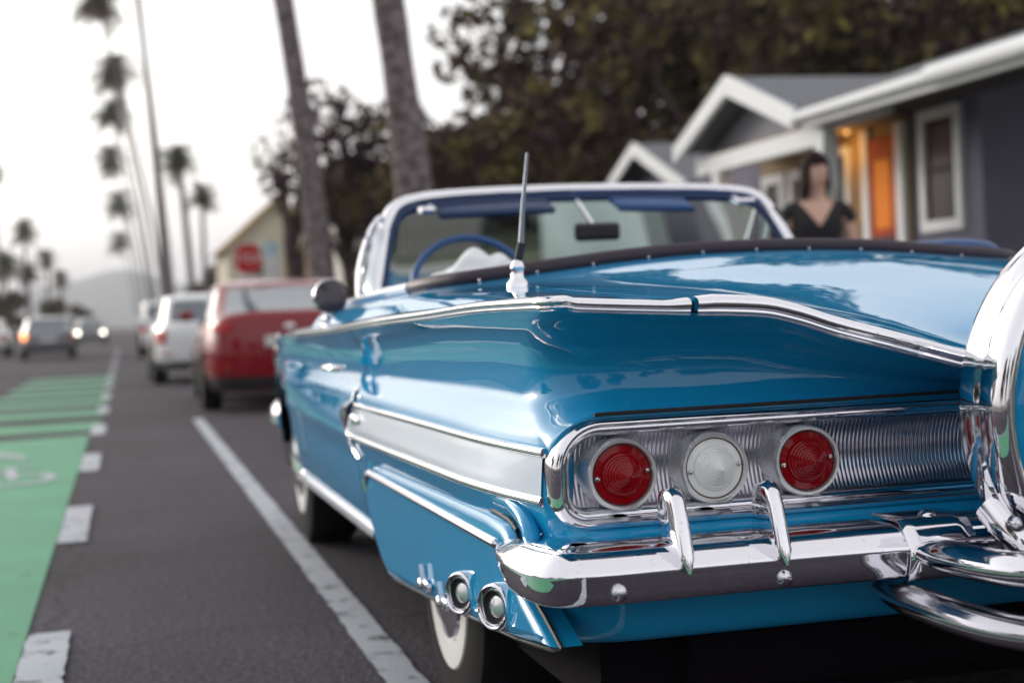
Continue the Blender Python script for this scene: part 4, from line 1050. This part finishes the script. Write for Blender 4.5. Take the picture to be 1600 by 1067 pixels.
# board fence and pale garden wall seen through the windscreen
FENCEM = mat("weathered_boards", (.075, .07, .07), .85, var=.3, vscale=3)
fo = thing("board_fence", "weathered grey board fence seen through the windscreen", "fence", (6.3, 31, .1))
bd0 = None
for i in range(60):
    y_ = 22.2 + i * .30
    if bd0 is None: bd0 = MB().box((-.02, -.142, 0), (.02, .142, 2.0)).build("board", FENCEM, fo, smooth=False); q = bd0
    else: q = bd0.copy(); C.objects.link(q)
    q.location = (0, y_ - 31, rnd.uniform(-.03, .03))
for z in (.5, 1.6): MB().box((.021, -8.9, z), (.07, 9.1, z + .09)).build("rail", FENCEM, fo, smooth=False)
gw = thing("garden_wall", "pale stuccoed garden wall between the fence and the bungalow", "wall", (6.0, 17.75, .1))
MB().box((-.1, -1.35, 0), (.1, 1.35, 1.95)).build("wall", mat("pale_teal_stucco", (.40, .47, .47), .85, var=.08, vscale=2), gw, smooth=False); MB().box((-.13, -1.38, 1.952), (.13, 1.38, 2.02)).build("coping", TRIM, gw, smooth=False)

# ==================================================================== TREES
def leafmat(nm, c, c2):
    m = mat(nm, c, .6, 0, 0, vscale=1.1, col2=c2, detail=3, spec=.08)
    r = next(n for n in m.node_tree.nodes if n.type == 'VALTORGB'); r.color_ramp.elements[0].position = .44; r.color_ramp.elements[1].position = .74
    return m
LEAF = leafmat("olive_leaves", (.045, .020, .028), (.23, .20, .045)); LEAFP = leafmat("plum_leaves", (.035, .013, .022), (.075, .028, .035)); LEAFG = leafmat("green_leaves", (.07, .10, .02), (.19, .22, .05))
BARK = mat("bark", (.075, .055, .05), .9, var=.3, vscale=5, bump=.5, bscale=12); PALMB = mat("palm_bark", (.150, .120, .125), .9, bump=1.0, bscale=16, var=.7, vscale=8, detail=4)
FROND = leafmat("palm_fronds", (.035, .045, .015), (.09, .10, .035)); DRYF = leafmat("dry_fronds", (.09, .06, .035), (.16, .11, .06))
def leaves(seed, blobs, n, size):
    rs = np.random.RandomState(seed); vs = np.zeros((n, 4, 3)); vol = np.array([b[1] * b[2] * b[3] for b in blobs]) ** .75; pr = vol / vol.sum()
    pick = rs.choice(len(blobs), n, p=pr)
    cen = np.array([b[0] for b in blobs])[pick]; rad = np.array([b[1:4] for b in blobs])[pick]
    d = rs.normal(size=(n, 3)); d /= np.linalg.norm(d, axis=1)[:, None]
    c = cen + d * rad * (rs.uniform(.35, 1, (n, 1)) ** .6)
    a = rs.normal(size=(n, 3)); a /= np.linalg.norm(a, axis=1)[:, None]; b = np.cross(a, rs.normal(size=(n, 3))); b /= np.linalg.norm(b, axis=1)[:, None]
    s = size * rs.uniform(.6, 1.3, (n, 1))
    vs[:, 0] = c - a * s; vs[:, 1] = c - b * s * .5; vs[:, 2] = c + a * s; vs[:, 3] = c + b * s * .5
    return vs.reshape(-1, 3), np.arange(n * 4).reshape(n, 4)
def tree_parts(seed, hgt, rad, nleaf, size, nblob=14, low=.25, leafm=None, flat_=.8):
    rs = random.Random(seed); blobs = []; b = MB()
    tr = .035 * hgt
    b.tube([(0, 0, 0), (.05 * rad, 0, hgt * .2), (-.04 * rad, .03 * rad, hgt * .45), (0, 0, hgt * .75)], [tr, tr * .75, tr * .5, tr * .15], 9)
    for i in range(nblob):
        a = rs.uniform(0, 6.28); rr_ = rad * math.sqrt(rs.uniform(0, .75)); z = hgt * (low + (1 - low) * rs.uniform(.15, .88)); k = rad * rs.uniform(.26, .46)
        fall = 1 - .45 * max(0, (z / hgt - .6) / .4)
        p = (rr_ * fall * math.cos(a), rr_ * fall * math.sin(a), z); blobs.append((p, k, k, k * flat_))
        b.tube([(0, 0, max(hgt * .18, z * .5)), (p[0] * .5, p[1] * .5, z * .78), p], [tr * .4, tr * .25, tr * .06], 6)
    v, f = leaves(seed, blobs, nleaf, size)
    m1 = bpy.data.meshes.new("crown"); m1.from_pydata(v.tolist(), [], f.tolist()); m1.materials.append(leafm or LEAF)
    return b, m1
def plant_tree(label, loc, b, m1, scale=1.0, rotz=0, name="broadleaf_tree", group=None, first={}):
    o = thing(name, label, "tree", loc, group, rotz); o.scale = (scale,) * 3
    key = id(b)
    if key not in first: first[key] = b.build("trunk", BARK, o).data; 
    else:
        t = bpy.data.objects.new("trunk", first[key]); C.objects.link(t); t.parent = o
    c = bpy.data.objects.new("crown", m1); C.objects.link(c); c.parent = o
    return o
tA = tree_parts(11, 9.2, 5.0, 7800, .22, 24, .08); tB = tree_parts(23, 9.0, 4.4, 7500, .20, 20, .08); tC = tree_parts(5, 7.0, 3.0, 7000, .15, 14, .05)
GT = "dense trees behind the bungalow"
plant_tree("dense dark tree behind the porch gable of the bungalow", (12.2, 30, 0), *tA, scale=.86, group=GT)
plant_tree("dense tall tree above the far right roof of the bungalow", (18.5, 27, 0), *tA, scale=.84, rotz=2, group=GT)
plant_tree("dense tall tree over the middle of the bungalow roof", (16, 34, 0), *tA, scale=.98, rotz=4, group=GT)
plant_tree("dense dark tree filling the gap left of the porch gable top", (11.0, 37, 0), *tA, scale=1.0, rotz=5, group=GT)
plant_tree("dense dark tree over the right half of the bungalow roof", (21, 33, 0), *tA, scale=1.0, rotz=1, group=GT)
plant_tree("bushy dark tree above the windscreen right of the thick palm trunk", (9.0, 34, 0), *tB, scale=.66, group=GT)
plant_tree("lower bushy tree left of the small gabled house", (9.4, 31, 0), *tB, scale=.66, rotz=2.2, group=GT)
plant_tree("leafy tree close behind the thick palm trunk", (7.0, 36, 0), *tC, scale=.85, rotz=1, group=GT)
plant_tree("dark tree at the right border behind the bungalow", (22, 24, 0), *tB, scale=.95, rotz=3, group=GT)
tP = tree_parts(31, 6.4, 2.1, 1500, .15, 13, .35, LEAFP)
plant_tree("sparse plum coloured tree between the two palm trunks", (5.3, 37, 0), *tP, name="plum_tree")
tW = tree_parts(37, 6.6, 2.0, 320, .13, 12, .5, LEAF)
plant_tree("thin twiggy tree with few leaves left of the near palm trunk", (4.5, 42, 0), *tW, name="twiggy_tree")
# far tree line on the left
tD = tree_parts(41, 6, 3.5, 2500, .35, 10, .05)
k = 0
for (x, y, s, lb) in ((-15, 140, 1.0, "dark far tree at the left edge of the street"), (-11, 150, .85, "dark far tree second along the left roadside"), (-8, 165, .75, "dark far tree left of the distant hill"), (-16, 190, 1.1, "dark far tree behind the white car at left"), (-5.5, 230, .8, "small dark far tree below the hill"), (8.5, 110, .9, "dark far tree behind the parked white van"), (6.5, 96, .62, "dark rounded far tree left of the stop sign"), (6.6, 66, .50, "low dark tree at the foot of the cream house"), (5.4, 130, .8, "far tree at the foot of the distant palms")):
    plant_tree(lb, (x, y, 0), *tD, scale=s, rotz=k, name="far_tree", group="far roadside trees"); k += 1
# hedge
hv, hf = leaves(77, [((0, i * 1.0, 1.1), .8, .9, 1.1) for i in range(10)], 5000, .12)
hmz = bpy.data.meshes.new("hedge"); hmz.from_pydata(hv.tolist(), [], hf.tolist()); hmz.materials.append(LEAF)
ho = bpy.data.objects.new("hedge", hmz); C.objects.link(ho); ho.location = (4.9, 58, .1); tag(ho, "dark clipped hedge in front of the cream house", "hedge")
# unseen trees across the street and behind, added for the car to reflect
for i, (x, y, s) in enumerate(((-19, -6, 1.0), (-20, 14, .8), (-18, -22, 1.1), (-6, -42, 1.1), (4, -46, .9), (16, -34, .9), (17, -18, .7))):
    plant_tree(("dense tree added out of view across the street from the convertible", "smaller dense tree added out of view across the street farther ahead", "dense tree added out of view across the street far behind the convertible", "dense tree added out of view at the street end behind the convertible", "dense tree added out of view on the kerb side far behind the convertible", "dense tree added out of view on the lawn far behind the convertible", "dense tree added out of view on the lawn close behind the convertible")[i], (x, y, 0), *tB, scale=s, rotz=i, group="added trees out of view, for reflections")

# palms
def palm_crown(seed, r=2.2, n=46):
    rs = random.Random(seed); b = MB(); fr = []; dry = MB()
    for i in range(n):
        a = rs.uniform(0, 6.28); el = rs.uniform(-.9, 1.25); L = r * rs.uniform(.7, 1.05)
        tgt = b if el > -.35 else dry
        pts = []
        for k in range(6):
            t = k / 5; pts.append((L * t * math.cos(el) * math.cos(a), L * t * math.cos(el) * math.sin(a), L * (t * math.sin(el) - .38 * t * t)))
        side = Vector((-math.sin(a), math.cos(a), 0))
        for k in range(1, 6):
            p = Vector(pts[k]); q = Vector(pts[k - 1])
            for s in (-1, 1):
                for j in range(2):
                    m_ = q.lerp(p, j / 2); wd = r * .30 * (1 - .5 * abs(k / 5 - .65))
                    tip = m_ + side * s * wd + (p - q) * .6 + Vector((0, 0, -wd * .35))
                    tgt.add([m_, tip, m_ + (p - q) * .32], [(0, 1, 2)])
        tgt.tube(pts, [.04, .03, .025, .02, .015, .01], 4, cap=False)
    for i in range(n // 2):
        a = rs.uniform(0, 6.28); L = r * rs.uniform(.35, .75); o_ = r * .10
        p0 = Vector((o_ * math.cos(a), o_ * math.sin(a), -.05 * r)); p1 = p0 + Vector((math.cos(a) * .28 * r, math.sin(a) * .28 * r, -L)); sd_ = Vector((-math.sin(a), math.cos(a), 0)) * r * .09
        m_ = p0.lerp(p1, .55) + Vector((math.cos(a), math.sin(a), 0)) * .08 * r
        dry.add([p0, m_ + sd_ * 1.4, p1, m_ - sd_ * 1.4], [(0, 1, 2, 3)])
    return b, dry
def make_palm(seed, h_, tr, label, loc, lean=(0, 0), rc=2.2, name="palm_tree", group="palms along the kerb", base=1.35, prof=None):
    o = thing(name, label, "tree", loc, group)
    n = 40 if prof else 14; path = [(lean[0] * (k / n) ** 1.5, lean[1] * (k / n) ** 1.5, h_ * k / n) for k in range(n + 1)]
    rr_ = random.Random(seed)
    if prof: rads = [prof(h_ * k / n) * rr_.uniform(.95, 1.05) for k in range(n + 1)]
    else: rads = None
    MB().tube(path, rads or [tr * (base if k == 0 else 1.0 + (base - 1) * max(0, 1 - k / 3) - .25 * k / n) * rr_.uniform(.96, 1.04) for k in range(n + 1)], 14).build("trunk", PALMB, o)
    b, dry = palm_crown(seed, rc)
    c = b.build("crown", FROND, o, smooth=False); c.location = path[-1]
    if dry.f:
        d_ = dry.build("dry_fronds", DRYF, o, smooth=False); d_.location = path[-1]
    return o
make_palm(1, 19, .25, "thick rough palm trunk rising just above the windscreen", (3.98, 20.3, .1), lean=(-2.6, 0), prof=lambda z: .175 + .19 * math.exp(-z / 3.2))
make_palm(2, 20, .27, "palm trunk standing right of the stop sign", (4.0, 31.0, .1), lean=(-2.7, 0), prof=lambda z: .175 + .15 * math.exp(-z / 4))
make_palm(3, 10.2, .22, "short palm with full crown left of the cream house", (3.9, 88, .1), lean=(-.5, 0), rc=1.5)
make_palm(4, 9.2, .17, "shorter palm crown partly behind the short full palm", (5.2, 101, .1), lean=(.1, 0), rc=1.4)
for i, (px_l, h_, Y, xb) in enumerate(((-.9, 25.3, 118, 3.2), (.2, 25.0, 148, 3.0), (-.2, 25.0, 178, 3.2), (-.6, 25.0, 224, 3.2), (.35, 24.8, 300, 3.2), (.2, 24.5, 425, 3.5))):
    make_palm(20 + i, h_, .15, ("tall thin palm with the highest crown in the row down the street", "tall thin palm with second highest crown down the street", "tall thin palm with third crown from the top down the street", "tall thin palm with fourth crown from the top down the street", "tall thin palm with fifth crown from the top down the street", "tall thin palm with lowest and smallest crown in the stacked row")[i], (xb, Y, .1), lean=(px_l - xb, 0), rc=(2.6, 2.9, 2.9, 3.4, 4.2, 4.6)[i], name="fan_palm", group="tall palms down the street")
make_palm(60, 33, .21, "very tall slim palm whose crown is out of sight, right of the stacked crowns", (3.0, 108, .1), lean=(-1.6, 0), group="tall palms down the street", name="fan_palm", rc=2.6)
make_palm(61, 36, .21, "very tall slim palm trunk close beside the short full palm", (3.6, 116, .1), lean=(-2.6, 0), group="tall palms down the street", name="fan_palm", rc=2.6)
for i, (px, hh, Y) in enumerate(((47, 11.3, 160), (80, 8.5, 165), (5, 22, 210), (15, 7.5, 150), (50, 7.0, 160), (100, 7.2, 190))):
    ang = _yaw - math.atan((800 - px) / 2400); make_palm(40 + i, hh, .2, ("far left palm with a full crown standing clear of the trees", "smaller far left palm beside the clear full crown", "tall palm cut by the left border", "low palm in the trees at the left border", "low palm in the far left tree line", "small palm left of the distant hill")[i], (Y * math.tan(ang), Y, 0), rc=(1.9, 1.5, 2.0, 2.0, 1.8, 1.5)[i], name="fan_palm", group="palms on the far left side")

# leafy plant by the porch
pv = MB(); rs = random.Random(9)
for i in range(70):
    a = rs.uniform(0, 6.28); el = rs.uniform(.4, 1.4); L = rs.uniform(.5, 1.15)
    pts = [(L * t * math.cos(el) * math.cos(a), L * t * math.cos(el) * math.sin(a), L * (t * math.sin(el) * 1.25 - .25 * t * t)) for t in (0, .35, .7, 1)]
    sd_ = Vector((-math.sin(a), math.cos(a), 0)); ws = (.01, .045, .035, .004)
    pv.grid([[tuple(Vector(p) - sd_ * q), tuple(Vector(p) + sd_ * q)] for p, q in zip(pts, ws)])
po_ = pv.build("leafy_plant", LEAFG, smooth=False); po_.location = (6.0, 12.35, .15); po_.scale = (1, 1, 1.75); tag(po_, "green strappy plant growing in front of the orange door", "plant")

# ==================================================================== PERSON
SKIN = mat("skin", (.60, .37, .29), .55); HAIR = mat("dark_hair", (.022, .010, .011), .75, spec=.1); TOPM = mat("black_top", (.012, .010, .013), .8); JEAN = mat("blue_jeans", (.16, .21, .36), .8); SHOE = mat("pale_shoes", (.5, .48, .45), .6)
LIP = mat("lips", (.35, .10, .09), .5); EYE = mat("eyes", (.03, .02, .02), .3)
pr = thing("person", "person in black cropped top and jeans standing on the pavement", "person", (4.30, 9.0, .14), rotz=R(-16))
def skin_obj(name, verts, edges, radii, m, levels=2, root=0):
    me = bpy.data.meshes.new(name); me.from_pydata(verts, edges, []); o = bpy.data.objects.new(name, me); C.objects.link(o)
    sk = o.modifiers.new("skin", 'SKIN'); sk.use_smooth_shade = True
    for i, r in enumerate(radii):
        d_ = me.skin_vertices[0].data[i]; d_.radius = r if hasattr(r, '__len__') else (r, r); d_.use_root = (i == root)
    ss = o.modifiers.new("sub", 'SUBSURF'); ss.levels = levels; ss.render_levels = levels
    dg = bpy.context.evaluated_depsgraph_get(); m2 = bpy.data.meshes.new_from_object(o.evaluated_get(dg))
    bpy.data.objects.remove(o); m2.name = name
    m2.materials.clear(); m2.materials.append(m)
    m2.polygons.foreach_set("use_smooth", [True] * len(m2.polygons))
    o2 = bpy.data.objects.new(name, m2); C.objects.link(o2); o2.parent = pr
    return o2
# local frame: -y faces the viewer, +x to the picture's right
V = [(0, 0, .93), (0, .01, 1.06), (0, .0, 1.20), (0, .01, 1.33), (0, .02, 1.395), (.005, .01, 1.455), (.01, -.01, 1.53), (.012, -.012, 1.595),
     (-.13, .01, 1.335), (-.185, .01, 1.30), (-.215, .02, 1.06), (-.225, -.02, .84), (-.225, -.035, .78),
     (.13, .01, 1.335), (.185, .01, 1.30), (.245, .03, 1.07), (.30, -.01, .86), (.315, -.02, .80),
     (-.085, 0, .88), (-.095, -.02, .48), (-.095, .02, .09), (.085, 0, .88), (.10, .03, .48), (.105, .08, .09), (-.10, -.10, .035), (.11, -.04, .035), (.012, -.006, 1.65)]
E_ = [(0, 1), (1, 2), (2, 3), (3, 4), (4, 5), (5, 6), (6, 7), (3, 8), (8, 9), (9, 10), (10, 11), (11, 12), (3, 13), (13, 14), (14, 15), (15, 16), (16, 17), (0, 18), (18, 19), (19, 20), (0, 21), (21, 22), (22, 23), (20, 24), (23, 25), (7, 26)]
RAD = [(.155, .11), (.128, .09), (.135, .10), (.125, .09), (.06, .055), (.052, .055), (.076, .092), (.074, .088),
       (.062, .06), (.052, .052), (.040, .042), (.027, .029), (.024, .02), (.062, .06), (.052, .052), (.040, .042), (.027, .029), (.024, .02),
       (.092, .095), (.062, .065), (.040, .042), (.092, .095), (.062, .065), (.040, .042), (.038, .03), (.038, .03), (.052, .062)]
skin_obj("body", V, E_, RAD, SKIN)
tb = MB()
rg_ = []
for z, rx, ry, yc in ((1.105, .142, .110, .004), (1.11, .147, .114, .004), (1.16, .146, .116, .002), (1.215, .158, .132, -.004), (1.27, .163, .126, 0), (1.32, .168, .104, .006), (1.355, .150, .086, .010), (1.385, .105, .070, .014), (1.405, .070, .058, .016)):
    rg_.append([(rx * math.copysign(abs(math.cos(a)) ** .85, math.cos(a)), yc + ry * math.copysign(abs(math.sin(a)) ** .85, math.sin(a)) * (1 + .05 * math.cos(5 * a)), z + .004 * math.sin(4 * a)) for a in (2 * math.pi * k_ / 36 for k_ in range(36))])
tb.grid(rg_, closed_v=True)
for s_x in (-1, 1): tb.tube(catmull([(s_x * .10, .012, 1.337), (s_x * .155, .012, 1.328), (s_x * .190, .013, 1.298), (s_x * .212, .018, 1.258)], 4), [.066, .067, .066, .064, .062, .059, .058, .057, .056, .055, .055, .055, .055], 14)
tb.build("top", TOPM, pr, sharp=0)
def neck_mask(m):
    """low V neck: skin colour inside a V on the front of the top"""
    n = m.node_tree.nodes; l = m.node_tree.links; p = n["Principled BSDF"]
    tc = n.new("ShaderNodeTexCoord"); sp = n.new("ShaderNodeSeparateXYZ"); l.new(tc.outputs['Object'], sp.inputs[0])
    def mth(op, a, b):
        q = n.new("ShaderNodeMath"); q.operation = op
        for k_, v_ in ((0, a), (1, b)):
            if isinstance(v_, (int, float)): q.inputs[k_].default_value = v_
            else: l.new(v_, q.inputs[k_])
        return q.outputs[0]
    ax = mth('ABSOLUTE', sp.outputs[0], 0); lim = mth('MULTIPLY', mth('SUBTRACT', sp.outputs[2], 1.225), .68)
    msk = mth('MULTIPLY', mth('LESS_THAN', ax, lim), mth('LESS_THAN', sp.outputs[1], .02))
    mx = n.new("ShaderNodeMix"); mx.data_type = 'RGBA'; mx.inputs[6].default_value = (.012, .010, .013, 1); mx.inputs[7].default_value = (.60, .37, .29, 1)
    l.new(msk, mx.inputs[0]); l.new(mx.outputs[2], p.inputs['Base Color'])
neck_mask(TOPM)
skin_obj("jeans", [(0, 0, 1.02), (0, 0, .92), (-.088, 0, .86), (-.097, -.02, .48), (-.097, .02, .11), (.088, 0, .86), (.102, .03, .48), (.107, .08, .11)], [(0, 1), (1, 2), (2, 3), (3, 4), (1, 5), (5, 6), (6, 7)],
         [(.150, .108), (.168, .122), (.105, .108), (.075, .078), (.058, .06), (.105, .108), (.075, .078), (.058, .06)], JEAN, root=1)
hc = (.012, -.005, 1.575)
fx, fy = .50, -.866      # face looks to the picture's right
hr = MB(); hv, hfa = [], []
rh = random.Random(12)
NA, NZ = 40, 22
for i in range(NZ + 1):
    for k_ in range(NA):
        a = 2 * math.pi * k_ / NA; t = i / NZ
        if t < .5: th = t / .5 * math.pi / 2; rx, rz = math.sin(th), .118 * math.cos(th)
        else: rx = 1 + .10 * math.sin((t - .5) * 5) - .25 * max(0, t - .8) / .2; rz = -.21 * (t - .5) / .5
        wv = 1 + .035 * math.sin(7 * a + 3 * t) + .02 * math.sin(15 * a + 9 * t)
        hv.append((hc[0] - .008 + .088 * rx * wv * math.cos(a), hc[1] + .012 + .104 * rx * wv * math.sin(a), hc[2] + .012 + rz + .006 * math.sin(5 * a)))
for i in range(NZ):
    for k_ in range(NA):
        a = 2 * math.pi * (k_ + .5) / NA; f_ = math.cos(a) * fx + math.sin(a) * fy; t = (i + .5) / NZ
        if f_ > .40 and t > .41: continue
        if f_ > .0 and t > .80: continue
        hfa.append((i * NA + k_, i * NA + (k_ + 1) % NA, (i + 1) * NA + (k_ + 1) % NA, (i + 1) * NA + k_))
hr.add(hv, hfa).build("hair", HAIR, pr, sharp=0, solid=.012)
def face_pt(s, z, d): return (hc[0] + fx * d - fy * s, hc[1] + fy * d + fx * s, z)
for s in (-.032, .032): MB().sphere(face_pt(s, 1.570, .072), .0125, 8, (1.1, 1.1, .75)).build("eye", EYE, pr)
MB().sphere(face_pt(0, 1.547, .078), .014, 8, (1, 1, 1.7)).build("nose", SKIN, pr)
MB().sphere(face_pt(0, 1.506, .068), .019, 8, (1.1, 1.1, .5)).build("mouth", LIP, pr)
for s in (-1, 1): MB().sphere(face_pt(s * .068, 1.555, -.005), .02, 8, (.6, .8, 1.3)).build("ear", SKIN, pr)
def hand(wr, d, s):
    d = Vector(d).normalized(); across = Vector((0, 1, 0)); 
    wrv = Vector(wr)
    vs = [tuple(wrv), tuple(wrv + d * .05)]; ed = [(0, 1)]; ra = [(.022, .016), (.026, .014)]
    for q, ln in ((-.026, .075), (-.009, .088), (.009, .082), (.025, .066)):
        i = len(vs); k0 = wrv + d * .065 + across * q
        vs += [tuple(k0), tuple(k0 + d * ln * .5 + Vector((s * -.006, 0, 0))), tuple(k0 + d * ln + Vector((s * -.02, 0, 0)))]
        ed += [(1, i), (i, i + 1), (i + 1, i + 2)]; ra += [.0095, .0085, .007]
    i = len(vs); vs += [tuple(wrv + d * .03 + across * -.034), tuple(wrv + d * .065 + across * -.052)]; ed += [(0, i), (i, i + 1)]; ra += [.011, .008]
    skin_obj("hand", vs, ed, ra, SKIN, levels=1)
hand((-.225, -.03, .80), (-.02, -.1, -1), -1); hand((.313, -.018, .815), (.25, -.05, -1), 1)
for x, y_ in ((-.10, -.05), (.11, .01)): MB().sphere((x, y_, .045), .06, 12, (.75, 1.9, .72)).build("shoe", SHOE, pr)
